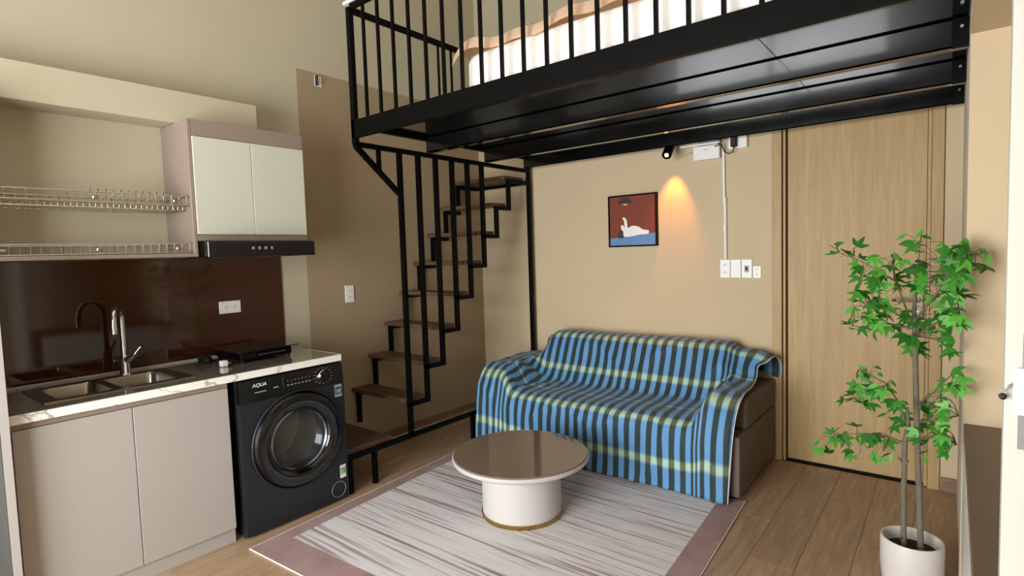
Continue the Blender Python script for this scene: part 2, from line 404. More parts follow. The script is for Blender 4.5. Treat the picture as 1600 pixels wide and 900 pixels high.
bm = nb(); bx(bm, LX0+.017, LX1-.004, LY0-.012, LY0+.014, 2.845, 2.875, bev=.002); mk('top_rail', bm, m_black, loft)
box('hand_rail', (LX0-.035, LX1-.004, LY0-.02, LY0+.02, 2.876, 2.895), m_white, loft, bev=.003)
bm = nb(); bx(bm, LX0-.013, LX0+.013, LY0+.018, LY1, 2.83, 2.865, bev=.002); mk('side_rail', bm, m_black, loft)
bal = bx(nb(), -.008, .008, -.008, .008, 0, .637, bev=.001); bme = bpy.data.meshes.new('loft_baluster'); bal.to_mesh(bme); bal.free(); bme.materials.append(m_black)
x = LX0+.1258
while x < LX1-.03:
    inst('baluster', bme, (x, LY0, 2.208), loft); x += .1262
bal = bx(nb(), -.006, .006, -.006, .006, 0, .622); bme2 = bpy.data.meshes.new('loft_side_baluster'); bal.to_mesh(bme2); bal.free(); bme2.materials.append(m_black)
for y in (2.665, 2.775, 2.90, 3.02, 3.14, 3.26): inst('baluster', bme2, (LX0, y, 2.208), loft)

# bedding on the loft
mt = thing('mattress', (-.98, 2.95, 2.209), 'thick white quilted mattress lying on the black loft', 'mattress')
def pillowy(x0, x1, y0, y1, z0, z1, nx, ny, amp, seed, r=.05):
    """soft box with gently uneven sides"""
    bm = nb(); bx(bm, x0, x1, y0, y1, z0, z1)
    bmesh.ops.bevel(bm, geom=bm.edges[:], offset=r, segments=4, affect='EDGES', profile=.5)
    bmesh.ops.subdivide_edges(bm, edges=[e for e in bm.edges if e.calc_length() > .15], cuts=nx, use_grid_fill=True)
    rr = random.Random(seed); ph = [rr.uniform(0, 6) for _ in range(6)]
    for v in bm.verts:
        if v.co.z > z0+.01:
            q = math.sin(v.co.x*7+ph[0])*math.sin(v.co.y*5+ph[1])+.5*math.sin(v.co.x*4+ph[2]+v.co.z*70)
            v.co += Vector((0, -amp*q, amp*.9*math.sin(v.co.x*6+ph[4])))
    return bm
mk('core', pillowy(-1.95, -.02, 2.13, 3.72, 2.209, 2.41, 14, 4, .006, 3), m_sheet, mt, smooth=True)
# peach duvet: wavy sheet with a rolled hanging edge
bm = nb(); nx, ny = 60, 24; g = []
for i in range(nx+1):
    row = []
    for j in range(ny+1):
        x = -2.02 + 1.98*i/nx; t = j/ny
        wv = .012*math.sin(x*9)+.009*math.sin(x*23+1)
        if t < .18:
            s = t/.18; y = 2.105+.02*s+.006*math.sin(x*14); z = 2.395+.06*s+wv
        else:
            s = (t-.18)/.82; y = 2.125+1.55*s; z = 2.455+.02*math.sin(s*9+x*3)+.012*math.sin(x*8+s*7)+wv
        e = max(0, 1-(x+2.02)/.09)
        z -= .035*e*e; 
        row.append(bm.verts.new((x, y, z)))
    g.append(row)
for i in range(nx):
    for j in range(ny): bm.faces.new((g[i][j], g[i+1][j], g[i+1][j+1], g[i][j+1]))
r = bmesh.ops.solidify(bm, geom=bm.faces[:], thickness=-.022)
du = mk('duvet', bm, m_peach, None, at=(-1.0, 2.9, 2.42), smooth=True)
tag(du, 'peach duvet spread over the white mattress on the loft', 'duvet')

# ------------------------------------------------------------------ staircase
st = thing('staircase', (XS, 2.4, 0), 'black steel zigzag staircase with dark wooden treads along the left wall', 'staircase')
RUN, RISE, Y0, ZB = .1585, .2213, 2.389, .408
B = .014                                     # half bar
def bar(name, p, q, h=B):
    """square bar along an axis or slanted in the Y-Z plane"""
    p, q = Vector(p), Vector(q); d = (q-p).normalized()
    sx = Vector((1, 0, 0)); sy = d.cross(sx).normalized()
    bm = nb(); vs = []
    for c in (p, q):
        vs.append([bm.verts.new(c+sx*a*h+sy*b*h) for a, b in ((-1, -1), (1, -1), (1, 1), (-1, 1))])
    for k in range(4): bm.faces.new((vs[0][k], vs[0][(k+1) % 4], vs[1][(k+1) % 4], vs[1][k]))
    bm.faces.new(vs[0][::-1]); bm.faces.new(vs[1])
    return mk(name, bm, m_black, st)
ZR = 2.072                                   # centre of the guard's top rail, under the loft frame
for XX, outer in ((XS, True), (-3.345, False)):
    for i in range(-1, 7):
        z = ZB+RISE*i+B; ya = Y0+RUN*i; yb = Y0+RUN*(i+1)
        if i >= 0: bar('step_bar', (XX, ya-B, z), (XX, yb+B, z))
        top = z+RISE-B
        if outer and 0 <= i+1 <= 5:  # riser that goes on as a baluster
            bar('baluster', (XX, yb, z+B), (XX, yb, ZR-B))
        else: bar('riser', (XX, yb, z+B), (XX, yb, top))
    zt = ZB+RISE*7+B
    bar('step_bar', (XX, Y0+RUN*7-B, zt), (XX, 3.754, zt))
bar('top_rail', (XS, LY0-.012, ZR), (XS, 3.754, ZR))
bar('baluster', (XS, 2.225, 1.93), (XS, 2.225, ZR-B), .011)
bar('brace', (XS, LY0, 2.06), (XS, Y0-B, 1.80))
# base frame and its feet
ZL = .215
bar('base_rail', (XS, 1.88, ZL), (XS, 3.754, ZL)); bar('base_rail', (-3.345, 1.88, ZL), (-3.345, 2.26, ZL))
for (x, y) in ((XS, 1.905), (XS, 2.085), (XS, 2.985), (-3.345, 1.905), (-3.345, 2.24)): bar('leg', (x, y, 0), (x, y, ZL-B), .013)
mk('cross_bar', bx(nb(), -3.33, XS-B, 1.88, 1.905, ZL-B, ZL+B), m_black, st)
mk('cross_bar', bx(nb(), -3.33, XS-B, 3.73, 3.754, ZB+RISE*7, ZB+RISE*7+2*B), m_black, st)
# treads
def tread(y0, y1, z):
    bm = bx(nb(), XL+.004, XS-.016, y0, y1, z, z+.028, bev=.006, seg=2)
    mk('tread', bm, m_tread, st, at=((XL+XS)/2, (y0+y1)/2, z))
tread(1.885, 2.235, ZL+B)
for i in range(0, 7): tread(Y0+RUN*i-.035, Y0+RUN*(i+1)-.016, ZB+RISE*i+2*B)
tread(Y0+RUN*7-.035, 3.72, ZB+RISE*7+2*B)

# ------------------------------------------------------------------ kitchen
KY0, KY1, XF = .415, 1.866, -2.76
bc = thing('base_cabinet', (-3.07, .82, 0), 'beige two-door kitchen base cabinet under the sink', 'cabinet')
bm = nb(); bx(bm, XL+.01, -2.80, KY0+.002, 1.226, .072, .70); bx(bm, XL+.01, -2.80, 1.10, 1.226, .70, .808); bx(bm, XL+.01, -2.80, KY0+.002, .52, .70, .808); bx(bm, -2.84, -2.80, KY0+.002, 1.226, .70, .808)
mk('body', bm, m_mauve, bc)
box('plinth', (XL+.01, -2.795, KY0+.002, 1.228, 0, .07), m_beige, bc)
box('top_rail', (-2.7995, -2.784, KY0+.003, 1.228, .785, .8095), m_mauve, bc)
box('cabinet_door', (-2.798, -2.78, KY0+.012, .8215, .074, .782), m_beige, bc, bev=.0015)
box('cabinet_door', (-2.798, -2.78, .8245, 1.228, .074, .782), m_beige, bc, bev=.0015)

wt = thing('worktop', (-3.07, 1.14, .81), 'polished grey kitchen worktop with white marble front edge', 'worktop')
HX0, HX1, HY0, HY1 = -3.245, -2.905, .575, 1.075
bm = nb()
for d in ((XL, HX0, KY0, KY1), (HX1, XF-.012, KY0, KY1), (HX0, HX1, KY0, HY0), (HX0, HX1, HY1, KY1)): bx(bm, d[0], d[1], d[2], d[3], .81, .845)
mk('slab', bm, m_stone, wt)
box('marble_edge', (XF-.012, XF, KY0, KY1, .81, .8455), m_marble, wt, bev=.001)
box('marble_edge', (XL, XF-.012, KY1, KY1+.006, .81, .8455), m_marble, wt, bev=.001)
box('upstand', (XL, XL+.018, KY0, KY1, .8455, .855), m_table, wt)

sk = thing('kitchen_sink', (-3.07, .83, .847), 'stainless steel double-bowl sink set into the worktop', 'sink')
bm = nb(); RX0, RX1, RY0, RY1 = -3.275, -2.885, .55, 1.125
B1, B2 = (.60, .80), (.835, 1.06); BX0, BX1 = -3.225, -2.92
for d in ((RX0, BX0, RY0, RY1), (BX1, RX1, RY0, RY1), (BX0, BX1, RY0, B1[0]), (BX0, BX1, B1[1], B2[0]), (BX0, BX1, B2[1], RY1)):
    bx(bm, d[0], d[1], d[2], d[3], .8455, .850)
mk('rim', bm, m_steel, sk)
for (a, b) in (B1, B2):
    bm = nb(); top = []; bot = []; n = 32
    cx, cy, hx, hy = (BX0+BX1)/2, (a+b)/2, (BX1-BX0)/2, (b-a)/2
    def rr(hx, hy, r, z):
        o = []
        for q, (sx, sy) in enumerate(((1, 1), (-1, 1), (-1, -1), (1, -1))):
            for k in range(6):
                an = math.pi/2*q+math.pi/2*k/5
                o.append(bm.verts.new((cx+sx*(hx-r)+r*math.cos(an), cy+sy*(hy-r)+r*math.sin(an), z)))
        return o
    rings = [rr(hx+.001, hy+.001, .03, .8495), rr(hx-.004, hy-.004, .03, .835), rr(hx-.01, hy-.01, .035, .71), rr(hx-.04, hy-.04, .03, .70)]
    for p, q in zip(rings, rings[1:]):
        for k in range(len(p)): bm.faces.new((p[k], p[(k+1) % len(p)], q[(k+1) % len(q)], q[k]))
    bm.faces.new(rings[-1])
    bo = mk('bowl', bm, m_steel, sk, smooth=True)
    mk('drain', lathe(nb(), [(.028, 0), (.028, .003), (.02, .004)], (cx, cy, .701), 20), m_chrome, bo)

fc = thing('kitchen_faucet', (-3.25, .945, .85), 'chrome gooseneck kitchen faucet behind the sink', 'faucet')
mk('body', lathe(nb(), [(.026, .0), (.026, .008), (.023, .012), (.023, .09), (.016, .1)], (-3.25, .945, .85), 24), m_chrome, fc, smooth=True)
pts = [(-3.25, .945, .94)]
for k in range(0, 13):
    a = math.pi*k/12*1.02
    u = (1-math.cos(a))/2
    pts.append((-3.25+.145*u, .945-.075*u, 1.13+.075*math.sin(a)))
pts.append((-3.103, .869, 1.105))
mk('spout', tube(nb(), pts, .0135, 14), m_chrome, fc, smooth=True)
mk('nozzle', lathe(nb(), [(.014, 0), (.015, .03), (.013, .05)], (-3.103, .869, 1.075), 16), m_chrome, fc, smooth=True)
mk('lever', tube(nb(), [(-3.235, .95, .925), (-3.20, .975, .95), (-3.185, 1.0, .99)], .009, 10, rads=[.018, .014, .008]), m_chrome, fc, smooth=True)

sb = box('splashback', (XL+.001, XL+.008, KY0+.01, 1.873, .857, 1.426), m_backsplash)
tag(sb, 'glossy dark brown glass splashback behind the sink', 'splashback')

def socket(name, c, axis, w, h, label, grp=None, kind='double', horiz=False):
    """white wall plate: plate, inserts and slots; axis = wall normal"""
    t = thing(name, c, label, 'socket' if kind != 'switch' else 'switch', grp)
    def B_(nm, u0, u1, v0, v1, d0, d1, m, par=t, bev=0):
        if axis == 'x': d = (c[0]+d0, c[0]+d1, c[1]+u0, c[1]+u1, c[2]+v0, c[2]+v1)
        else: d = (c[0]+u0, c[0]+u1, c[1]-d1, c[1]-d0, c[2]+v0, c[2]+v1)
        return box(nm, d, m, par, bev=bev)
    B_('plate', -w/2, w/2, -h/2, h/2, .001, .009, m_white, bev=.002)
    spots = [(0, h*.2), (0, -h*.2)] if not horiz else [(-w*.2, 0), (w*.2, 0)]
    if kind == 'double':
        for (u, v) in spots:
            q = B_('outlet', u-.014, u+.014, v-.014, v+.014, .009, .0105, m_white)
            for s in (-.005, .005): B_('slot', u+s-.0012, u+s+.0012, v-.006, v+.006, .0105, .011, m_dark, q)
    elif kind == 'switch':
        B_('rocker', -w*.28, w*.28, h*.02, h*.3, .009, .012, m_white); B_('rocker', -w*.28, w*.28, -h*.3, -h*.02, .009, .012, m_white)
    elif kind == 'dimmer':
        q = B_('insert', -.014, .014, -.024, .02, .009, .011, m_print_g); B_('toggle', -.007, .007, -.012, .012, .011, .015, m_dark, q)
    return t
socket('wall_socket', (XL+.007, 1.535, 1.13), 'x', .125, .072, 'white horizontal double socket on the brown splashback', None, 'double', True)
socket('wall_socket', (XL, 2.38, 1.142), 'x', .072, .122, 'white vertical double socket on the tan left wall beside the stairs')
socket('wall_socket', (-1.202, YB, 1.245), 'y', .066, .122, 'white vertical double socket under the conduit, leftmost of four plates')
socket('wall_switch', (-1.133, YB, 1.245), 'y', .066, .122, 'white two-rocker wall switch, second plate from the conduit', None, 'switch')
socket('wall_switch', (-1.063, YB, 1.245), 'y', .066, .122, 'white wall plate with dark toggle, third from the conduit', None, 'dimmer')
socket('wall_socket', (-.999, YB, 1.222), 'y', .05, .078, 'small low white socket at the right end of the wall plates')

tp = thing('tall_side_panel', (-3.06, .40, 0), 'tall narrow beige kitchen end panel at the left end of the counter', 'panel')
box('board', (XL+.003, -2.715, .402, .413, 0, 1.43), m_mauve, tp, bev=.001); box('shaded_face', (XL+.003, -2.716, .385, .4015, 0, 1.43), m_dark, tp)  # panel's outer side coloured dark to stand in for its shade
box('upper_board', (XL+.003, -3.05, .387, .413, 1.431, 2.13), m_mauve, tp, bev=.001)
box('edge_band', (-2.7148, -2.712, .387, .413, 0, 1.43), m_beige, tp)

uc = thing('wall_cabinet', (-3.22, 1.55, 1.51), 'mauve wall cabinet with two off-white doors above the hood', 'cabinet')
bm = nb(); bx(bm, XL+.002, -3.065, 1.249, 1.866, 1.512, 2.131, bev=.002); mk('body', bm, m_mauve, uc)
box('side_panel', (XL+.002, -3.05, 1.23, 1.248, 1.43, 2.131), m_mauve, uc, bev=.002)
box('top_board', (-3.0645, -3.05, 1.2485, 1.866, 2.05, 2.131), m_mauve, uc)
box('bottom_rail', (-3.0645, -3.05, 1.2485, 1.866, 1.512, 1.542), m_mauve, uc)
box('cabinet_door', (-3.064, -3.044, 1.2495, 1.5495, 1.545, 2.047), m_bone, uc, bev=.0015)
box('cabinet_door', (-3.064, -3.044, 1.5525, 1.866, 1.545, 2.047), m_bone, uc, bev=.0015)

hd = thing('range_hood', (-3.16, 1.53, 1.425), 'slim black range hood with four silver buttons under the wall cabinet', 'hood')
box('body', (XL+.008, -2.975, 1.252, 1.838, 1.43, 1.508), m_black, hd, bev=.002)
box('front_visor', (-2.974, -2.93, 1.245, 1.842, 1.424, 1.505), m_wpanel, hd, bev=.003)
for k in range(4): 
    mk('button', lathe(nb(), [(.0085, 0), (.0085, .004), (.006, .006)], (-2.93, 1.475+.0345*k, 1.468), 16, 'x'), m_chrome, hd)
box('filter', (-3.30, -3.0, 1.29, 1.80, 1.422, 1.4295), m_steel, hd)

sh = thing('dish_shelf', (-3.22, .82, 1.43), 'open mauve shelf frame holding the wire dish racks beside the wall cabinet', 'shelf')
box('bottom_board', (XL+.002, -3.05, KY0, 1.229, 1.431, 1.449), m_mauve, sh, bev=.001)
def dish_rack(z, label, loops):
    t = thing('dish_rack', (-3.2, .82, z), label, 'dish rack', 'wire dish racks')
    ya, yb, xa, xb = KY0+.02, 1.224, -3.345, -3.07
    bm = nb()
    for zz in (z, z+.045): tube(bm, [(xa, ya, zz), (xb, ya, zz), (xb, yb, zz), (xa, yb, zz)], .0035, 6, closed=True)
    mk('frame', bm, m_wire, t)
    bm = nb(); n = 23
    for k in range(n): 
        y = ya+.01+(yb-ya-.02)*k/(n-1)
        tube(bm, [(xb+.001, y, z+.044), (xb+.001, y, z), (xa, y, z), (xa, y, z+.044)], .0018, 5)
    mk('cross_wires', bm, m_wire, t)
    if loops:
        for k in range(12):
            y = .84+.031*k; c = -3.17
            mk('plate_loop', tube(nb(), [(c-.012, y, z), (c-.012, y, z+.06)]+[(c-.012*math.cos(a), y, z+.06+.012*math.sin(a)) for a in (.6, 1.2, 1.57, 1.95, 2.5)]+[(c+.012, y, z+.06), (c+.012, y, z)], .002, 5), m_wire, t)
        bm = nb(); tube(bm, [(xa+.03, ya, z-.022), (xb-.05, ya, z-.022), (xb-.05, yb, z-.022), (xa+.03, yb, z-.022)], .003, 6, closed=True)
        for k in range(34):
            y = ya+.01+(yb-ya-.02)*k/33; tube(bm, [(xa+.03, y, z-.0225), (xb-.05, y, z-.0225), (xb-.05, y, z-.004)], .0015, 4)
        mk('drip_tray', bm, m_wire, t)
    for yy in (ya+.06, .83, yb-.06):
        mk('clip', bx(nb(), xb-.002, xb+.005, yy-.012, yy+.012, z+.014, z+.028, bev=.003), m_wire, t)
    return t
dish_rack(1.692, 'upper wire dish rack with a row of plate loops', True)
dish_rack(1.4535, 'lower wire dish rack standing on the shelf board', False)

# counter appliances
sv = thing('table_stove', (-3.15, 1.55, .845), 'low black portable stove on the right of the worktop', 'stove')
box('body', (-3.305, -3.0, 1.405, 1.70, .862, .905), m_black, sv, bev=.004)
box('top_plate', (-3.33, -2.985, 1.385, 1.735, .905, .911), m_wpanel, sv, bev=.002)
for (x, y) in ((-3.28, 1.42), (-3.28, 1.685), (-3.015, 1.42), (-3.015, 1.685)): mk('foot', lathe(nb(), [(.009, 0), (.013, .017)], (x, y, .8452), 12), m_rubber, sv)
mk('control_bar', bx(nb(), -2.9995, -2.995, 1.50, 1.66, .878, .886, bev=.001), m_dark, sv)
for k in range(7): mk('vent', bx(nb(), -2.9995, -2.997, 1.415+.011*k, 1.419+.011*k, .868, .897), m_rubber, sv)
cb = nb(); rr_ = random.Random(4); pts = []
for k in range(40):
    a = k*.9; R = .022+.012*rr_.random()
    pts.append((-3.20+R*math.cos(a)*1.3, 1.305+R*math.sin(a), .852+.018*rr_.random()+.0006*k))
pts += [(-3.21, 1.33, .853), (-3.23, 1.37, .851), (-3.235, 1.378, .853)]
tube(cb, pts, .0045, 6)
tag(mk('power_cable', cb, m_rubber, None, at=(-3.20, 1.305, .846), smooth=True), 'bunched black power cable lying on the worktop behind the white plug', 'cable')
pg = thing('plug_adapter', (-3.02, 1.325, .846), 'small white plug adapter with metal pins on the worktop', 'plug')
bm = bx(nb(), -3.037, -3.003, 1.305, 1.34, .8465, .878, bev=.004); mk('body', bm, m_white, pg)
for s in (0, .012): mk('pin', bx(nb(), -3.026+s, -3.021+s, 1.3405, 1.358, .858, .866), m_screw, pg)

# ------------------------------------------------------------------ washing machine
WX0, WX1, WY0, WY1, WZ = -3.32, -2.745, 1.265, 1.862, .803
wm = thing('washing_machine', (-3.03, 1.56, 0), 'dark graphite front-loading washing machine under the worktop end', 'washing machine')
DC = Vector((WX1, 1.565, .44))
bm = nb(); bx(bm, WX0, WX1-.03, WY0+.004, WY1-.004, .012, WZ)
bmesh.ops.delete(bm, geom=[f for f in bm.faces if f.normal.x > .9], context='FACES_ONLY')
mk('cabinet_shell', bm, m_washer, wm)
# front plate with a round opening
bm = nb(); n = 64; ring = []; out = []; ring2 = []; out2 = []
z0, z1, y0, y1 = .014, .688, WY0, WY1
for k in range(n):
    a = 2*math.pi*k/n; cy, cz = math.cos(a), math.sin(a)
    t = min([(y1-DC.y)/cy if cy > 1e-6 else 9, (y0-DC.y)/cy if cy < -1e-6 else 9, (z1-DC.z)/cz if cz > 1e-6 else 9, (z0-DC.z)/cz if cz < -1e-6 else 9])
    ring.append(bm.verts.new((WX1, DC.y+.20*cy, DC.z+.20*cz))); out.append(bm.verts.new((WX1, DC.y+t*cy, DC.z+t*cz)))
    ring2.append(bm.verts.new((WX1-.05, DC.y+.20*cy, DC.z+.20*cz))); out2.append(bm.verts.new((WX1-.03, DC.y+t*cy, DC.z+t*cz)))
for (yy, zz) in ((y0, z0), (y1, z0), (y0, z1), (y1, z1)):
    k = min(range(n), key=lambda q: (out[q].co.y-yy)**2+(out[q].co.z-zz)**2)
    out[k].co.y = yy; out[k].co.z = zz; out2[k].co.y = yy; out2[k].co.z = zz
for k in range(n):
    j = (k+1) % n
    bm.faces.new((ring[k], out[k], out[j], ring[j])); bm.faces.new((out[k], out2[k], out2[j], out[j])); bm.faces.new((ring[k], ring[j], ring2[j], ring2[k]))
mk('front_plate', bm, m_washer, wm)
bm = nb(); prism(bm, [(WX1+.001, .6895), (WX1-.012, .80), (WX1-.03, .803), (WX1-.03, .6895)], 'y', WY0, WY1)
cp = mk('control_panel', bm, m_wpanel, wm)
def on_panel(y, z, d=.0):                     # point on the slanted panel
    t = (z-.6895)/(.1105); return Vector((WX1+.001-.013*t+d, y, z))
dl = mk('dial', lathe(nb(), [(.031, .0), (.031, .014), (.026, .02), (0.001, .02)], on_panel(1.735, .748), 28, 'x', cap=False), m_wpanel, cp, smooth=True)
mk('dial_ring', lathe(nb(), [(.0315, .002), (.0335, .010), (.0315, .015)], on_panel(1.735, .748), 28, 'x', cap=False), m_chrome, dl)
for k in range(7): mk('button', bx(nb(), WX1-.006, WX1-.0035, 1.52+.021*k, 1.532+.021*k, .735, .739), m_print_g, cp)
for k in range(7): mk('indicator', bx(nb(), WX1-.0085, WX1-.0065, 1.524+.021*k, 1.528+.021*k, .757, .761), m_print_g, cp)
for k in range(14):
    a = 2*math.pi*k/14+.2; p = on_panel(1.735+.055*math.cos(a), .748+.042*math.sin(a))
    mk('dial_mark', bx(nb(), p.x-.0005, p.x+.0008, p.y-.006, p.y+.006, p.z-.001, p.z+.001), m_print_g, cp)
mk('drawer_seam', bx(nb(), WX1-.009, WX1-.0035, 1.4975, 1.4995, .70, .785), m_dark, cp)
def text(name, s, size, loc, mat, parent, face='x', align='LEFT', shear=0):
    cu = bpy.data.curves.new(name, 'FONT'); cu.body = s; cu.size = size; cu.extrude = .0003; cu.align_x = align; cu.shear = shear
    tmp = bpy.data.objects.new('tmp_text', cu); COL.objects.link(tmp)
    bpy.context.view_layer.update()
    me = bpy.data.meshes.new_from_object(tmp.evaluated_get(bpy.context.evaluated_depsgraph_get()))
    bpy.data.objects.remove(tmp); bpy.data.curves.remove(cu)
    me.materials.clear(); me.materials.append(mat)
    o = inst(name, me, loc, parent)
    o.rotation_euler = (rad(90), 0, rad(90)) if face == 'x' else (rad(90), 0, 0)
    return o
text('logo', 'AQUA', .026, on_panel(1.335, .762, .0012), m_print_w, cp, shear=.2)
for (ya, yb, zz) in ((1.345, 1.405, .735), (1.445, 1.472, .741)):
    q = on_panel(ya, zz, .0008); mk('print', bx(nb(), q.x-.0006, q.x+.0006, ya, yb, zz-.0025, zz+.0025), m_print_g, cp)
# door: black ring, glass bowl, steel drum behind
dr = mk('door_ring', lathe(nb(), [(.158, -.012), (.165, .020), (.185, .038), (.215, .044), (.243, .034), (.256, .010), (.256, .0015), (.20, .0015), (.17, -.012)], DC, 72, 'x', cap=False), m_wpanel, wm, smooth=True)
mk('door_rim', lathe(nb(), [(.2565, .002), (.2615, .004), (.2615, .012), (.2565, .016)], DC, 72, 'x', cap=False), m_washer, dr, smooth=True)
mg, _n, _l, p = base_mat('door_glass', C(60, 66, 72), .03, spec=1)
p.inputs['Alpha'].default_value = .22
mk('door_glass', lathe(nb(), [(.163, .018), (.15, .012), (.13, -.03), (.09, -.055), (.001, -.06), (.001, -.066), (.092, -.061), (.135, -.035), (.157, .008)], DC, 56, 'x', cap=False), mg, dr, smooth=True)
mk('glass_rim', lathe(nb(), [(.150, .016), (.158, .024), (.166, .018)], DC, 56, 'x', cap=False), m_rimsteel, dr, smooth=True)
mk('gasket', lathe(nb(), [(.199, -.0495), (.18, -.05), (.17, -.09), (.185, -.12)], DC, 48, 'x', cap=False), m_rubber, wm, smooth=True)
drm = lathe(nb(), [(.24, -.121), (.24, -.40), (.001, -.42)], DC, 48, 'x', cap=False)
m_drum = var_mat('drum_steel', C(222, 222, 220), .3, .1, 14, metal=.45)
dm = mk('drum', drm, m_drum, wm, smooth=True)
for k in range(3):
    a = 2*math.pi*k/3+.5; c = DC+Vector((0, .215*math.cos(a), .215*math.sin(a)))
    mk('paddle', tube(nb(), [c+Vector((-.15, 0, 0)), c+Vector((-.39, 0, 0))], .022, 8), m_steel, dm, smooth=True)
mk('filter_cap', tube(nb(), [(WX1+.0005, 1.795+.045*math.cos(2*math.pi*k/40), .075+.045*math.sin(2*math.pi*k/40)) for k in range(40)], .0012, 5, closed=True), m_print_g, wm)
sticker = box('capacity_sticker', (WX1+.0005, WX1+.0015, 1.80, 1.846, .61, .68), m_print_g, wm)
box('sticker_field', (WX1+.0016, WX1+.0021, 1.803, 1.843, .625, .667), m_blue, sticker)
text('sticker_number', '10', .03, (WX1+.0022, 1.807, .633), m_print_w, sticker)
es = box('energy_sticker', (WX1+.0005, WX1+.0015, 1.808, 1.846, .135, .21), m_print_w, wm)
box('sticker_field', (WX1+.0016, WX1+.0021, 1.811, 1.843, .158, .193), m_green, es)
for k in range(3): box('sticker_line', (WX1+.0022, WX1+.0025, 1.813, 1.833-.004*k, .164+.009*k, .167+.009*k), m_print_w, es)
for (x, y) in ((-2.79, 1.285), (-2.79, 1.84), (-3.28, 1.285), (-3.28, 1.84)): mk('foot', lathe(nb(), [(.018, 0), (.018, .008), (.01, .012)], (x, y, 0), 14), m_rubber, wm)

# ------------------------------------------------------------------ rug
rg = thing('area_rug', (-1.75, 2.15, 0), 'pale streaked area rug with mauve border under the coffee table', 'rug')
RA = rad(3.3); RU = Vector((math.cos(RA), math.sin(RA), 0)); RV = Vector((-math.sin(RA), math.cos(RA), 0)); R0 = Vector((-2.655, 1.228, 0))
RW, RD = 1.89, 1.74
def rug_piece(name, u0, u1, v0, v1, z0, z1, mat, nu=1, nv=1):
    bm = nb(); top = []
    for i in range(nu+1):
        row = []
        for j in range(nv+1):
            p = R0+RU*(u0+(u1-u0)*i/nu)+RV*(v0+(v1-v0)*j/nv)
            row.append(bm.verts.new((p.x, p.y, z1)))
        top.append(row)
    for i in range(nu):
        for j in range(nv): bm.faces.new((top[i][j], top[i+1][j], top[i+1][j+1], top[i][j+1]))
    g = bmesh.ops.extrude_face_region(bm, geom=bm.faces[:])
    for v in g['geom']:
        if isinstance(v, bmesh.types.BMVert): v.co.z = z0
    return mk(name, bm, mat, rg)
rug_piece('field', .09, RW-.125, .175, RD, .0008, .008, m_rug, 4, 4)
rug_piece('border', 0.004, .09, .004, RD, .0008, .0075, m_border); rug_piece('border', RW-.125, RW-.004, .004, RD, .0008, .0075, m_border); rug_piece('border', .09, RW-.125, .004, .175, .0008, .0075, m_border)
bm = nb(); a = [R0+RV*RD, R0, R0+RU*RW, R0+RU*RW+RV*RD]
tube(bm, [p+Vector((0, 0, .0045)) for p in a], .004, 6); mk('piping', bm, m_piping, rg)

# ------------------------------------------------------------------ coffee table
TC = (-1.80, 2.29, .0085)
ct = thing('coffee_table', TC, 'round white drum coffee table with smoked glass top', 'coffee table')
mk('drum', lathe(nb(), [(.212, .02), (.212, .285)], TC, 72), m_table, ct, smooth=True)
mk('gold_band', lathe(nb(), [(.216, 0), (.218, .003), (.218, .022), (.2125, .0225)], TC, 72), m_ledge, ct, smooth=True)
mk('top_disc', lathe(nb(), [(.30, .2855), (.345, .291), (.362, .302), (.366, .314), (.362, .3205), (.35, .322)], TC, 80), m_table, ct, smooth=True)
mk('glass_top', lathe(nb(), [(.356, .3222), (.358, .3245), (.356, .328)], TC, 80), m_smoke, ct, smooth=True)

# ------------------------------------------------------------------ sofa
SX0, SX1, SY0, SY1 = -2.72, -.885, 3.03, 3.80
so = thing('sofa', (-1.8, 3.42, 0), 'brown velvet two-armed sofa against the back wall', 'sofa')
def soft(name, d, bev=.025, mat=m_velvet): return box(name, d, mat, so, bev=bev, seg=3, smooth=True)
soft('base', (SX0+.20, SX1-.20, SY0+.01, SY1, .03, .24), .012)
soft('seat_cushion', (SX0+.21, SX1-.21, SY0, 3.56, .245, .40), .035)
bm = nb(); prism(bm, [(3.44, .405), (3.585, .735), (3.72, .745), (3.795, .70), (3.795, .25), (3.565, .25), (3.565, .405)], 'x', SX0+.21, SX1-.21)
bmesh.ops.bevel(bm, geom=[e for e in bm.edges], offset=.02, segments=2, affect='EDGES'); mk('backrest', bm, m_velvet, so, smooth=True)
for (x0, x1) in ((SX0, SX0+.20), (SX1-.20, SX1)):
    a = soft('arm', (x0, x1, SY0, SY1, .03, .365), .012)
    mk('arm_pad', bx(nb(), x0, x1, 3.17, SY1-.003, .367, .54, bev=.02, seg=3), m_velvet, a, smooth=True)
for (x, y) in ((SX0+.06, 3.10), (SX1-.06, 3.10), (SX0+.06, 3.74), (SX1-.06, 3.74)): mk('foot', lathe(nb(), [(.02, 0), (.025, .03)], (x, y, 0), 12), m_rubber, so)

# striped throw draped over the sofa
from mathutils import noise
PC = [(3.812, .60), (3.815, .70), (3.765, .755), (3.69, .768), (3.60, .755), (3.555, .69), (3.50, .57), (3.43, .455), (3.36, .425), (3.20, .418), (3.07, .412), (3.01, .385), (2.988, .30), (2.982, .15), (2.975, .014)]
PL = [(3.812, .44), (3.815, .50), (3.79, .555), (3.72, .572), (3.60, .580), (3.52, .585), (3.44, .580), (3.36, .575), (3.28, .572), (3.20, .570), (3.11, .560), (3.04, .50), (3.00, .36), (2.985, .17), (2.975, .014)]
PR = [(3.812, .57), (3.815, .64), (3.78, .70), (3.71, .722), (3.64, .715), (3.60, .66), (3.55, .585), (3.47, .562), (3.38, .560), (3.28, .562), (3.16, .568), (3.06, .52), (3.00, .37), (2.985, .17), (2.970, .014)]
def sm(a, b, x): t = max(0, min(1, (x-a)/(b-a))); return t*t*(3-2*t)
NS = 6
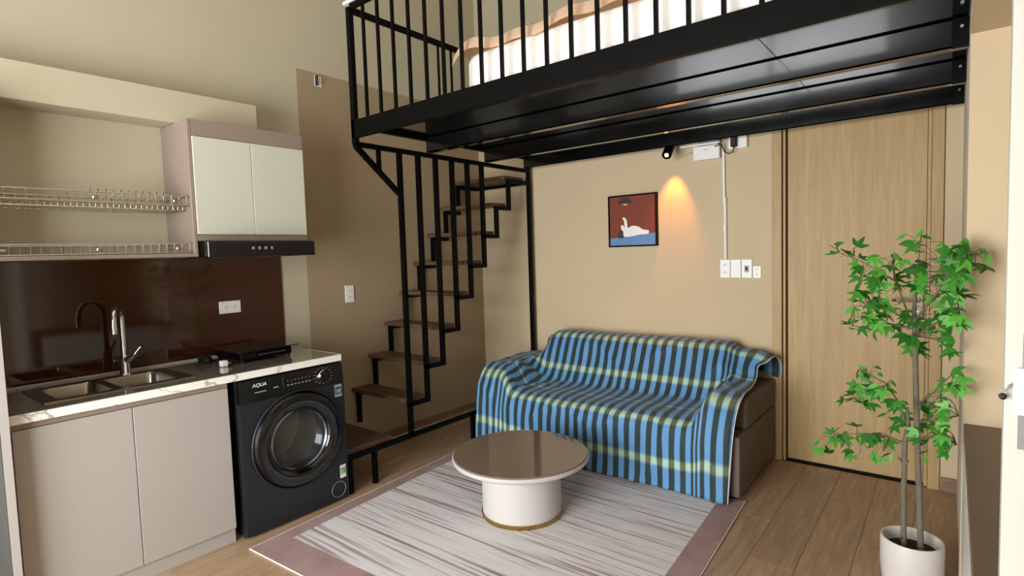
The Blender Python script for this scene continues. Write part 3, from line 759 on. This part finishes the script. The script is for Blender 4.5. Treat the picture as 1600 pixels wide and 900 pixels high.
def resample(P):
    out = []
    n = len(P)
    for i in range(n-1):
        p0, p1, p2, p3 = P[max(i-1, 0)], P[i], P[i+1], P[min(i+2, n-1)]
        for k in range(NS):
            t = k/NS
            out.append(tuple(.5*((2*p1[c])+(-p0[c]+p2[c])*t+(2*p0[c]-5*p1[c]+4*p2[c]-p3[c])*t*t+(-p0[c]+3*p1[c]-3*p2[c]+p3[c])*t**3) for c in (0, 1)))
    out.append(P[-1]); return out
RC, RL, RR = resample(PC), resample(PL), resample(PR)
nrow = len(RC)
vlen = [0]
for a, b in zip(RC, RC[1:]): vlen.append(vlen[-1]+math.hypot(b[0]-a[0], b[1]-a[1]))
def v_at(i): return vlen[i*NS]
BANDS = [(v_at(4)+.005, .036), (v_at(6)+.05, .034), (v_at(9)-.02, .014), (v_at(10)+.05, .034), (v_at(13)-.015, .036)]
m_throw = throw_mat()
cols = [('o', d) for d in (.26, .22, .18, .14, .10, .06, .03)] + [('x', -2.738+i*(2.738-.918)/110) for i in range(111)]
V = []; 
for kind, q in cols:
    x = -2.742 if kind == 'o' else q
    wl = 1-sm(-2.56, -2.44, x); wr = sm(-1.14, -1.06, x)
    col = []
    for r in range(nrow):
        y = RC[r][0]*(1-wl-wr)+RL[r][0]*wl+RR[r][0]*wr; z = RC[r][1]*(1-wl-wr)+RL[r][1]*wl+RR[r][1]*wr
        X = x
        if kind == 'o':
            w = sm(.60, .86, r/(nrow-1)); X = -2.748-.006*math.sin(r*.5)
            y2 = y+q*.95*w; z = max(.014, z-q*(1-w)); y = y2
        # wrinkles: broad sags, folds running down the front, radiating creases at the arms
        f = r/(nrow-1)
        nz = noise.noise(Vector((x*3.1, f*6, 1.7)))*.010 + noise.noise(Vector((x*9+f*4, f*13, 5.1)))*.0045
        fold = .006*math.sin(x*23+2*math.sin(x*5))*sm(.72, 1, f)
        rid = max(0, .22-abs(noise.noise(Vector((x*2.6+f*2.2, f*3.2-x*.8, 3.3)))))/.22; nz = abs(nz)+.011*rid**2*sm(.12, .3, f)
        dz = 0; dy = 0
        if f > .72: dy = -abs(nz)*1.2-abs(fold)*1.4
        elif .26 < f < .52: dy = -abs(nz)*1.3; dz = abs(nz)*.4
        else: dz = abs(nz)*1.1
        cr = (sm(-2.62, -2.5, x)*(1-sm(-2.46, -2.30, x))+sm(-1.22, -1.12, x)*(1-sm(-1.06, -1.0, x)))*sm(.3, .5, f)*(1-sm(.8, .95, f))
        dz += cr*(.012+.012*math.sin(f*38+x*26))
        if kind != 'o': X += .010*noise.noise(Vector((x*2, f*5, 9)))+ (.018*math.sin(f*9+1) if x > -.93 else 0)
        zz = max(.0125, z+dz)
        # lift the right edge of the hem, let the flap corner stand out over the arm
        if x > -1.06 and f < .38: X += .045*sm(-1.06, -.92, x)*(1-sm(.28, .38, f)); zz -= .03*sm(-1.0, -.92, x)*(1-sm(.30, .38, f))
        col.append(Vector((X, y+dy, zz)))
    V.append(col)
bm = nb(); uvl = bm.loops.layers.uv.new('UVMap')
mid = int(nrow*.66); ulen = [0]
for a, b in zip(V, V[1:]): ulen.append(ulen[-1]+(b[mid]-a[mid]).length*(.7 if len(ulen) < 8 else 1))
bv = [[bm.verts.new(p) for p in c] for c in V]
for i in range(len(V)-1):
    for j in range(nrow-1):
        fc_ = bm.faces.new((bv[i][j], bv[i][j+1], bv[i+1][j+1], bv[i+1][j]))
        for l, (a, b) in zip(fc_.loops, ((i, j), (i, j+1), (i+1, j+1), (i+1, j))): l[uvl].uv = (ulen[a], vlen[b])
th = thing('sofa_throw', (-1.8, 2.98, .0125), 'blue and dark green striped throw draped over the sofa', 'throw')
cl = mk('cloth', bm, m_throw, th, smooth=True)
for f_ in cl.data.polygons: f_.use_smooth = True
md = cl.modifiers.new('thickness', 'SOLIDIFY'); md.thickness = .003; md.offset = 1
bm = nb(); e = V[-1]; tube(bm, [p+Vector((.001, -.001, .001)) for p in e[::2]], .003, 5); mk('hem', bm, m_piping, th, smooth=True)

# ------------------------------------------------------------------ picture
PX0, PX1, PZ0, PZ1 = -2.064, -1.674, 1.415, 1.80
pc = thing('framed_picture', ((PX0+PX1)/2, YB, PZ0), 'square framed print of a white reclining figure under a lamp on rust ground', 'picture')
bm = nb()
for d in ((PX0, PX0+.011, PZ0, PZ1), (PX1-.011, PX1, PZ0, PZ1), (PX0+.011, PX1-.011, PZ0, PZ0+.011), (PX0+.011, PX1-.011, PZ1-.011, PZ1)): bx(bm, d[0], d[1], YB-.032, YB-.001, d[2], d[3], bev=.001)
mk('frame', bm, m_black, pc)
cv = box('canvas', (PX0+.011, PX1-.011, YB-.024, YB-.002, PZ0+.011, PZ1-.011), m_art_red, pc)
PW, PH = PX1-PX0, PZ1-PZ0
def art(name, poly, mat, lay):
    """flat painted shape on the canvas; poly in fractions from the top-left corner"""
    bm = nb(); prism(bm, [(PX0+u*PW, PZ1-v*PH) for u, v in poly], 'y', YB-.024-.0006*lay, YB-.0241-.0006*(lay-1)+.0001)
    mk(name, bm, mat, cv)
def blob(pts, n=6):
    out = []; m = len(pts)
    for i in range(m):
        p0, p1, p2, p3 = pts[i-1], pts[i], pts[(i+1) % m], pts[(i+2) % m]
        for k in range(n):
            t = k/n
            out.append(tuple(.5*((2*p1[c])+(-p0[c]+p2[c])*t+(2*p0[c]-5*p1[c]+4*p2[c]-p3[c])*t*t+(-p0[c]+3*p1[c]-3*p2[c]+p3[c])*t**3) for c in (0, 1)))
    return out
art('painted_bed', [(.03, .83), (.2, .815), (.5, .80), (.8, .76), (.97, .745), (.97, .97), (.03, .97)], m_art_blue, 1)
art('painted_lamp', [(.35+.15*math.cos(a), .165-.12*math.sin(a)) for a in [math.pi*k/14 for k in range(15)]], m_art_dark, 1)
art('painted_bulb', [(.36+.05*math.cos(a), .168-.035*math.sin(a)) for a in [-math.pi*k/10 for k in range(11)]], m_art_gold, 2)
art('painted_hair', blob([(.20, .82), (.22, .70), (.28, .62), (.34, .68), (.34, .80), (.28, .83)]), m_art_dark, 2)
art('painted_figure', blob([(.33, .80), (.31, .70), (.27, .66), (.27, .59), (.31, .58), (.34, .63), (.33, .50), (.30, .45), (.34, .43), (.39, .50), (.41, .63), (.50, .60), (.62, .62), (.72, .68), (.82, .70), (.84, .74), (.80, .77), (.66, .775), (.50, .80)]), m_art_white, 3)

# ------------------------------------------------------------------ spotlight and wiring under the loft
sp = thing('spotlight', (-1.525, 3.70, 2.086), 'small black adjustable spotlight under the loft edge', 'spotlight')
box('bracket', (-1.545, -1.505, 3.665, 3.735, 2.072, 2.0865), m_black, sp, bev=.002)
ax = Vector((.10, -.78, -.62)).normalized(); hc = Vector((-1.525, 3.66, 2.045))
mk('arm', tube(nb(), [(-1.525, 3.69, 2.074), (-1.525, 3.68, 2.05)], .008, 8), m_black, sp)
mk('head', tube(nb(), [hc-ax*.035, hc-ax*.03, hc+ax*.04], .032, 20, rads=[.026, .032, .032]), m_black, sp, smooth=True)
me_, Ne, Le, pe = base_mat('lamp_glow', C(255, 190, 110), .4)
pe.inputs['Emission Color'].default_value = C(255, 170, 80); pe.inputs['Emission Strength'].default_value = 7
mk('lamp_face', tube(nb(), [hc+ax*.0402, hc+ax*.042], .013, 16), me_, sp)
sl = bpy.data.lights.new('spot_beam', 'SPOT'); sl.energy = 8; sl.color = (1, .30, .035); sl.spot_size = rad(56); sl.spot_blend = .8; sl.shadow_soft_size = .012
slo = bpy.data.objects.new('spot_beam', sl); COL.objects.link(slo); slo.parent = sp
lp = Vector((-1.53, 3.725, 2.03)); slo.location = lp-org(sp)
slo.rotation_euler = (Vector((-1.575, 3.83, 1.50))-lp).to_track_quat('-Z', 'Y').to_euler()

ro = thing('router_box', (-1.31, 3.80, 1.98), 'flat white router box hanging under the loft beam', 'router')
box('case', (-1.398, -1.222, 3.785, 3.812, 1.982, 2.074), m_white, ro, bev=.004); box('print', (-1.325, -1.295, 3.7845, 3.7852, 2.045, 2.049), m_print_g, ro)
mk('antenna', tube(nb(), [(-1.398, 3.80, 2.052), (-1.47, 3.80, 2.035)], .004, 8), m_grey, ro); mk('antenna', tube(nb(), [(-1.25, 3.782, 2.06), (-1.20, 3.765, 2.066)], .004, 8), m_dark, ro)
cd = thing('cable_conduit', (-1.20, YB, 1.308), 'thin white conduit running down the wall to the sockets', 'conduit')
mk('pipe', tube(nb(), [(-1.197, YB-.0125, 1.308), (-1.197, YB-.0125, 1.66), (-1.203, YB-.0125, 1.70), (-1.206, YB-.0125, 2.08)], .0095, 10), m_white, cd, smooth=True)
for z in (1.52, 1.70): mk('coupling', tube(nb(), [(-1.199, YB-.0125, z-.02), (-1.199, YB-.0125, z+.02)], .012, 10), m_white, cd, smooth=True)
c2 = thing('cable_duct', (-1.35, 3.80, 2.08), 'white cable duct running along under the loft beam to the router', 'duct')
mk('pipe', tube(nb(), [(-1.49, 3.79, 2.088), (-1.22, 3.79, 2.086)], .008, 8), m_white, c2, smooth=True); mk('coupling', tube(nb(), [(-1.40, 3.79, 2.0875), (-1.36, 3.79, 2.087)], .0105, 8), m_white, c2)
jb = thing('junction_box', (-1.11, YB, 2.03), 'white wall box with a black power brick near the door frame', 'junction box')
box('case', (-1.168, -1.051, YB-.035, YB-.001, 2.03, 2.12), m_white, jb, bev=.003)
br = box('power_brick', (-1.143, -1.108, YB-.075, YB-.036, 2.038, 2.10), m_rubber, jb, bev=.004)
mk('cord', tube(nb(), [(-1.125, YB-.055, 2.037), (-1.13, YB-.055, 2.01), (-1.16, YB-.055, 1.998), (-1.19, YB-.05, 2.02), (-1.205, YB-.045, 2.06), (-1.23, YB-.045, 2.08)], .004, 6), m_rubber, br, smooth=True)
wb = thing('wall_hook_plate', (XL, 2.215, 2.557), 'small white plastic bracket high on the tan left wall', 'bracket')
box('plate', (XL+.001, XL+.008, 2.19, 2.243, 2.56, 2.632), m_white, wb, bev=.002); box('hook', (XL+.008, XL+.03, 2.19, 2.203, 2.563, 2.628), m_dark, wb, bev=.002)

# ------------------------------------------------------------------ alcove at the right
lc = thing('low_cabinet', (.3, 1.88, 0), 'low white cabinet with a plain brown top in the right alcove', 'cabinet')
box('body', (.049, .6, 1.34, 2.445, .06, .735), m_grey, lc, bev=.002); box('top_board', (.037, .615, 1.325, 2.448, .7355, .76), m_brown, lc, bev=.002)
box('plinth', (.09, .58, 1.36, 2.44, 0, .0595), m_dark, lc)
for (a, b) in ((1.345, 1.885), (1.89, 2.44)): box('cabinet_door', (.0365, .0485, a, b, .07, .725), m_doorw, lc, bev=.002)
d2 = bpy.data.objects.new('door_2', None); COL.objects.link(d2); d2.location = (.07, 1.2, 0); ORG[d2.name] = Vector((.07, 1.2, 0)); struct(d2)
box('door_leaf', (.069, .62, 1.2, 1.24, .01, 2.06), m_doorw, d2, bev=.003)
lk = box('lock_case', (.079, .13, 1.186, 1.1995, 1.112, 1.188), m_white, d2, bev=.005)
for z in (1.125, 1.133, 1.178): mk('screw', lathe(nb(), [(.0022, -.003), (.0022, 0)], (.0935, 1.186, z), 10, 'y'), m_screw, lk)
box('strike_plate', (.090, .13, 1.196, 1.1995, 1.19, 1.243), m_galv, d2); box('strike_plate', (.086, .13, 1.196, 1.1995, 1.055, 1.11), m_galv, d2)
kn = mk('knob', lathe(nb(), [(.002, -.006), (.005, -.005), (.0055, 0), (.003, .003)], (.0665, 1.19, 1.141), 12, 'y'), m_rubber, d2)
mk('arm', tube(nb(), [(.068, 1.19, 1.15), (.074, 1.19, 1.158), (.079, 1.192, 1.162)], .002, 6), m_galv, kn)

# ------------------------------------------------------------------ plant
LEAVES=[(-0.396,2.682,1.354,0),(-0.366,2.713,1.34,1),(-0.381,2.727,1.389,1),(-0.311,2.765,1.392,0),(-0.327,2.712,1.348,0),(-0.297,2.76,1.332,0),(-0.244,2.528,1.331,0),(-0.217,2.641,1.328,1),(-0.31,2.765,1.283,0),(-0.314,2.689,1.245,0),(-0.301,2.754,1.248,0),(-0.255,2.549,1.254,0),(-0.303,2.642,1.216,1),(-0.301,2.584,1.183,0),(-0.28,2.661,1.183,0),(-0.245,2.669,1.27,0),(-0.216,2.523,1.277,0),(-0.215,2.576,1.252,0),(-0.245,2.593,1.206,0),(-0.24,2.758,1.194,0),(-0.199,2.719,1.29,0),(-0.179,2.561,1.324,0),(-0.181,2.727,1.339,1),(-0.147,2.556,1.315,0),(-0.168,2.681,1.252,0),(-0.142,2.553,1.259,0),(-0.131,2.52,1.245,0),(-0.181,2.747,1.202,0),(-0.188,2.574,1.209,0),(-0.161,2.576,1.225,0),(-0.251,2.775,1.145,0),(-0.229,2.747,1.154,0),(-0.249,2.595,1.138,0),(-0.281,2.77,1.096,0),(-0.231,2.66,1.133,0),(-0.21,2.696,1.141,0),(-0.169,2.573,1.154,0),(-0.337,2.765,1.1,0),(-0.337,2.7,1.071,1),(-0.327,2.771,1.057,1),(-0.33,2.752,1.028,0),(-0.277,2.598,1.046,0),(-0.253,2.614,1.045,1),(-0.255,2.563,1.094,0),(-0.236,2.558,1.087,0),(-0.215,2.537,1.068,0),(-0.202,2.598,1.05,0),(-0.199,2.677,1.092,0),(-0.174,2.521,1.137,0),(-0.167,2.696,1.045,0),(-0.152,2.608,1.03,0),(-0.139,2.601,1.103,0),(-0.131,2.733,1.066,0),(-0.173,2.645,1.063,1),(-0.133,2.602,0.999,0),(-0.137,2.645,0.964,0),(-0.143,2.703,1.392,1),(-0.125,2.535,1.371,0),(-0.118,2.774,1.356,0),(-0.091,2.526,1.381,0),(-0.084,2.715,1.409,1),(-0.1,2.74,1.294,0),(-0.086,2.525,1.313,0),(-0.11,2.725,1.284,0),(-0.063,2.615,1.326,0),(-0.051,2.67,1.318,0),(-0.098,2.522,1.256,0),(-0.089,2.532,1.24,0),(-0.099,2.567,1.221,0),(-0.041,2.768,1.377,1),(-0.022,2.284,1.353,0),(-0.016,2.351,1.356,0),(-0.0,2.372,1.331,0),(-0.008,2.373,1.313,0),(-0.029,2.61,1.293,0),(0.007,2.303,1.315,0),(0.021,2.323,1.36,0),(0.032,2.342,1.387,1),(0.025,2.273,1.32,0),(-0.047,2.715,1.251,0),(-0.03,2.727,1.261,0),(-0.061,2.744,1.238,0),(-0.003,2.264,1.294,0),(0.019,2.373,1.284,0),(0.025,2.271,1.271,0),(-0.014,2.301,1.25,0),(0.008,2.333,1.262,0),(-0.021,2.37,1.222,0),(0.001,2.301,1.227,0),(0.023,2.371,1.227,0),(0.034,2.324,1.212,0),(-0.048,2.601,1.188,0),(-0.065,2.602,1.171,0),(-0.035,2.566,1.165,0),(-0.006,2.269,1.206,0),(0.006,2.278,1.169,0),(-0.013,2.343,1.152,0),(-0.001,2.38,1.139,0),(0.02,2.279,1.133,0),(0.028,2.266,1.121,0),(-0.051,2.777,1.094,0),(-0.036,2.659,1.129,0),(-0.073,2.626,1.076,0),(-0.055,2.582,1.051,0),(-0.066,2.674,1.054,0),(-0.035,2.735,1.009,0),(-0.012,2.315,1.103,0),(-0.011,2.311,1.071,0),(-0.024,2.534,1.017,0),(0.0,2.37,1.029,0),(-0.003,2.264,1.032,0),(-0.105,2.648,1.083,0),(-0.093,2.738,0.97,0),(0.052,2.29,1.355,1),(0.078,2.339,1.354,1),(0.086,2.356,1.333,1),(0.061,2.33,1.309,0),(0.079,2.343,1.299,0),(0.042,2.289,1.331,1),(-0.28,2.633,0.887,1),(-0.225,2.559,0.907,1),(-0.312,2.74,0.839,0),(-0.282,2.597,0.852,0),(-0.269,2.638,0.845,0),(-0.326,2.78,0.774,0),(-0.335,2.742,0.75,0),(-0.348,2.774,0.713,0),(-0.295,2.638,0.789,0),(-0.278,2.647,0.773,0),(-0.262,2.71,0.794,0),(-0.239,2.645,0.805,0),(-0.217,2.596,0.824,0),(-0.241,2.625,0.778,0),(-0.21,2.558,0.802,0),(-0.194,2.618,0.827,1),(-0.188,2.777,0.803,1),(-0.277,2.77,0.702,0),(-0.25,2.683,0.715,0),(-0.195,2.65,0.747,0),(-0.176,2.608,0.76,0),(-0.163,2.543,0.757,0),(-0.212,2.591,0.712,1),(-0.145,2.723,0.737,1),(-0.189,2.746,0.658,1),(-0.167,2.614,0.657,0),(-0.14,2.724,0.685,0),(-0.144,2.721,0.653,0),(-0.315,2.701,0.624,0),(-0.409,2.693,0.585,0),(-0.463,2.718,0.513,1),(-0.435,2.614,0.515,0),(-0.41,2.703,0.496,1),(-0.375,2.593,0.572,0),(-0.336,2.646,0.58,0),(-0.355,2.72,0.545,0),(-0.305,2.7,0.565,1),(-0.259,2.596,0.609,0),(-0.266,2.766,0.542,0),(-0.277,2.689,0.552,0),(-0.344,2.671,0.519,1),(-0.311,2.523,0.537,0),(-0.301,2.662,0.511,1),(-0.237,2.585,0.548,1),(-0.227,2.695,0.489,0),(-0.197,2.64,0.54,1),(-0.195,2.732,0.555,0),(-0.232,2.688,0.593,0),(0.02,2.356,0.952,0),(0.03,2.302,0.934,0),(0.011,2.337,0.912,0),(-0.03,2.712,0.818,0),(0.008,2.359,0.889,0),(-0.048,2.611,0.837,1),(0.028,2.361,0.887,0),(0.022,2.364,0.859,1),(-0.034,2.699,0.785,0),(-0.079,2.774,0.714,0),(-0.067,2.769,0.727,0),(-0.025,2.655,0.756,0),(-0.044,2.658,0.732,0),(-0.011,2.28,0.84,0),(-0.029,2.738,0.689,0),(-0.082,2.764,0.647,0),(-0.066,2.644,0.662,0),(-0.043,2.7,0.635,0),(-0.028,2.707,0.641,0),(-0.043,2.71,0.606,0),(-0.022,2.565,0.662,0),(-0.01,2.354,0.747,0),(0.01,2.33,0.77,0),(0.023,2.34,0.765,0),(0.026,2.31,0.795,0),(0.01,2.335,0.725,0),(0.027,2.353,0.723,0),(0.007,2.336,0.689,0),(0.014,2.346,0.67,0),(-0.006,2.263,0.717,0),(0.03,2.279,0.724,0),(-0.077,2.635,0.576,1),(-0.083,2.689,0.594,1),(-0.111,2.577,0.632,0)]
BRANCHES=[[(-0.111,2.65,1.038),(-0.175,2.65,1.237),(-0.282,2.65,1.314),(-0.373,2.65,1.355)],[(-0.114,2.65,1.075),(-0.218,2.675,1.132),(-0.321,2.7,1.131)],[(-0.111,2.65,1.05),(-0.203,2.63,1.073),(-0.287,2.61,1.053),(-0.318,2.59,1.064)],[(-0.112,2.65,1.138),(-0.108,2.69,1.285),(-0.104,2.73,1.372)],[(-0.11,2.65,1.088),(-0.033,2.553,1.221),(0.01,2.457,1.317),(0.026,2.36,1.372)],[(-0.107,2.65,1.026),(-0.031,2.505,1.109),(0.012,2.36,1.192)],[(-0.107,2.65,1.026),(-0.039,2.505,1.039),(-0.008,2.36,1.029)],[(-0.175,2.65,1.237),(-0.189,2.7,1.298),(-0.182,2.75,1.335)],[(-0.134,2.65,0.658),(-0.158,2.633,0.757),(-0.2,2.617,0.832),(-0.274,2.6,0.878)],[(-0.159,2.65,0.752),(-0.226,2.675,0.758),(-0.284,2.7,0.736)],[(-0.141,2.65,0.595),(-0.188,2.623,0.617),(-0.25,2.597,0.626),(-0.37,2.57,0.612)],[(-0.19,2.65,0.609),(-0.203,2.55,0.579)],[(-0.102,2.65,0.753),(-0.046,2.505,0.846),(0.007,2.36,0.95)],[(-0.101,2.65,0.684),(-0.026,2.505,0.747),(0.023,2.36,0.804)],[(-0.098,2.65,0.613),(-0.035,2.505,0.686),(0.019,2.36,0.704)],[(-0.015,2.5,1.275),(0.022,2.4,1.329),(0.05,2.33,1.345),(0.088,2.3,1.349)]]

pt = thing('potted_tree', (-.113, 2.65, 0), 'potted artificial maple tree with two thin trunks in front of the oak door', 'plant')
mk('pot', lathe(nb(), [(.088, 0), (.096, .006), (.105, .10), (.106, .205), (.103, .213), (.097, .213), (.094, .205), (.092, .12), (.001, .12)], (-.113, 2.65, 0), 48, cap=False), m_pot, pt, smooth=True)
mk('soil', lathe(nb(), [(.0925, .15), (.0925, .165), (.05, .172), (.001, .174)], (-.113, 2.65, 0), 32, cap=False), m_soil, pt, smooth=True)
t1 = [(-.083, 2.65, .16), (-.092, 2.652, .42), (-.103, 2.65, .71), (-.111, 2.65, .99), (-.115, 2.65, 1.12), (-.113, 2.65, 1.26)]
t2 = [(-.139, 2.65, .16), (-.141, 2.648, .38), (-.139, 2.65, .60), (-.130, 2.65, .68), (-.132, 2.65, .74)]
mk('trunk', tube(nb(), t1, .009, 10, rads=[.0115, .011, .0105, .0095, .008, .004]), m_bark, pt, smooth=True)
mk('trunk', tube(nb(), t2, .009, 10, rads=[.011, .0105, .0095, .007, .004]), m_bark, pt, smooth=True)
for (p, q) in (((-.139, 2.65, .50), (-.158, 2.64, .535)), ((-.139, 2.65, .50), (-.125, 2.635, .53)), ((-.139, 2.65, .20), (-.150, 2.63, .215)), ((-.097, 2.651, .55), (-.085, 2.635, .565))):
    mk('twig_stub', tube(nb(), [p, q], .004, 7, rads=[.006, .0035]), m_bark, pt, smooth=True)
samples = []
for b in BRANCHES:
    bb = [Vector(p) for p in b]
    mk('branch', tube(nb(), bb, .004, 6, rads=[.0045-.0028*i/(len(bb)-1) for i in range(len(bb))]), m_bark, pt, smooth=True)
    for p, q in zip(bb, bb[1:]): samples += [p.lerp(q, k/8) for k in range(9)]
samples += [Vector(t1[3]).lerp(Vector(t1[5]), k/8) for k in range(9)]
def leaf_mesh(name, lobes):
    bm = nb()
    for ang, ln, wd in lobes:
        d = Vector((math.sin(ang), -math.cos(ang), 0)); s = Vector((math.cos(ang), math.sin(ang), 0))
        mid = [bm.verts.new(d*ln*t+Vector((0, 0, -.10*ln*t*t))) for t in (0, .3, .6, 1)]
        for sg in (-1, 1):
            e = [bm.verts.new(d*ln*t+s*sg*wd*w+Vector((0, 0, .12*wd-.10*ln*t*t))) for t, w in ((.16, .62), (.38, 1), (.66, .68))]
            for f_ in ((mid[0], e[0], mid[1]), (mid[1], e[0], e[1]), (mid[1], e[1], mid[2]), (mid[2], e[1], e[2]), (mid[2], e[2], mid[3])):
                bm.faces.new(f_ if sg > 0 else f_[::-1])
    me = bpy.data.meshes.new(name); bm.to_mesh(me); bm.free(); me.materials.append(m_leaf)
    for p_ in me.polygons: p_.use_smooth = True
    return me
def leaf_material():
    m, N, L, p = base_mat('maple_leaf', C(52, 150, 40), .45)
    oi = N.new('ShaderNodeObjectInfo'); cr = N.new('ShaderNodeValToRGB'); e = cr.color_ramp.elements
    e[0].color = C(40, 108, 30); e[1].color = C(104, 184, 74); e.new(.5).color = C(62, 146, 44)
    L.new(oi.outputs['Random'], cr.inputs[0])
    tc = N.new('ShaderNodeTexCoord'); n = N.new('ShaderNodeTexNoise'); n.inputs['Scale'].default_value = 60; L.new(tc.outputs['Object'], n.inputs['Vector'])
    mx = N.new('ShaderNodeMix'); mx.data_type = 'RGBA'; mx.blend_type = 'MULTIPLY'; mx.inputs['Factor'].default_value = .35
    L.new(cr.outputs[0], mx.inputs['A']); L.new(n.outputs['Color'], mx.inputs['B']); L.new(cr.outputs[0], p.inputs['Base Color'])
    tr = N.new('ShaderNodeBsdfTranslucent'); L.new(cr.outputs[0], tr.inputs['Color'])
    ms = N.new('ShaderNodeMixShader'); ms.inputs[0].default_value = .25
    L.new(p.outputs[0], ms.inputs[1]); L.new(tr.outputs[0], ms.inputs[2]); L.new(ms.outputs[0], N['Material Output'].inputs['Surface'])
    return m
m_leaf = leaf_material()
tri = [leaf_mesh('leaf_tri', [(0, .046, .0088), (-.9, .040, .0078), (.9, .040, .0078)]), leaf_mesh('leaf_tri_wide', [(.1, .044, .009), (-.75, .040, .0082), (1.0, .038, .008), (-1.6, .028, .006)]),
       leaf_mesh('leaf_tri_long', [(0, .050, .0082), (-.7, .043, .0072), (.75, .043, .0072)])]
single = leaf_mesh('leaf_single', [(0, .042, .0078)])
rl = random.Random(11); tw = nb(); camp = Vector((0, 0, 1.4))
more = [(x+rl.uniform(-.03, .03), y+rl.uniform(-.06, .06), z+rl.uniform(-.03, .03), s) for (x, y, z, s) in LEAVES[::2] if y > 2.42]+[(x+rl.uniform(-.03, .012), y+rl.uniform(-.03, .01), z+rl.uniform(-.03, .03), s) for (x, y, z, s) in LEAVES[::2] if y <= 2.42 and x < .03]
for (x, y, z, s) in LEAVES+more:
    wallside = y > 2.42 and x > -.07
    if y > 2.42: x = min(x, -.014)
    elif z < .86: x = min(x, -.02); wallside = True
    p = Vector((x, y, z)); near = min(samples, key=lambda q: (q-p).length_squared)
    rnd = Vector((rl.uniform(-1, 1), rl.uniform(-1, 1), rl.uniform(-1, 1)))
    n = ((camp-p).normalized()*.55+Vector((0, 0, .5))+rnd*.6).normalized()
    outw = (p-near); outw = outw.normalized() if outw.length > .005 else Vector((0, 0, -1))
    d = Vector((0, 0, -.55))+outw*.75+Vector((rl.uniform(-1, 1), rl.uniform(-1, 1), rl.uniform(-1, 1)))*.4
    if wallside: d.x = -abs(d.x)*.6-.1; n.x = -abs(n.x)
    n.normalize(); d = (d-n*d.dot(n)).normalized()
    base = p-d*.018
    me = single if s else rl.choice(tri)
    o = inst('leaf', me, base, pt)
    yv = -d; xv = yv.cross(n)
    k = rl.uniform(.8, .95) if wallside else rl.uniform(.95, 1.28)
    o.rotation_euler = Matrix((xv, yv, n)).transposed().to_euler(); o.scale = (k, k, k)
    if (base-near).length > .012:
        m_ = base.lerp(near, .5)+Vector((0, 0, .012)); tube(tw, [near, m_, base], .0011, 4)
mk('twigs', tw, m_bark, pt)['kind'] = 'stuff'
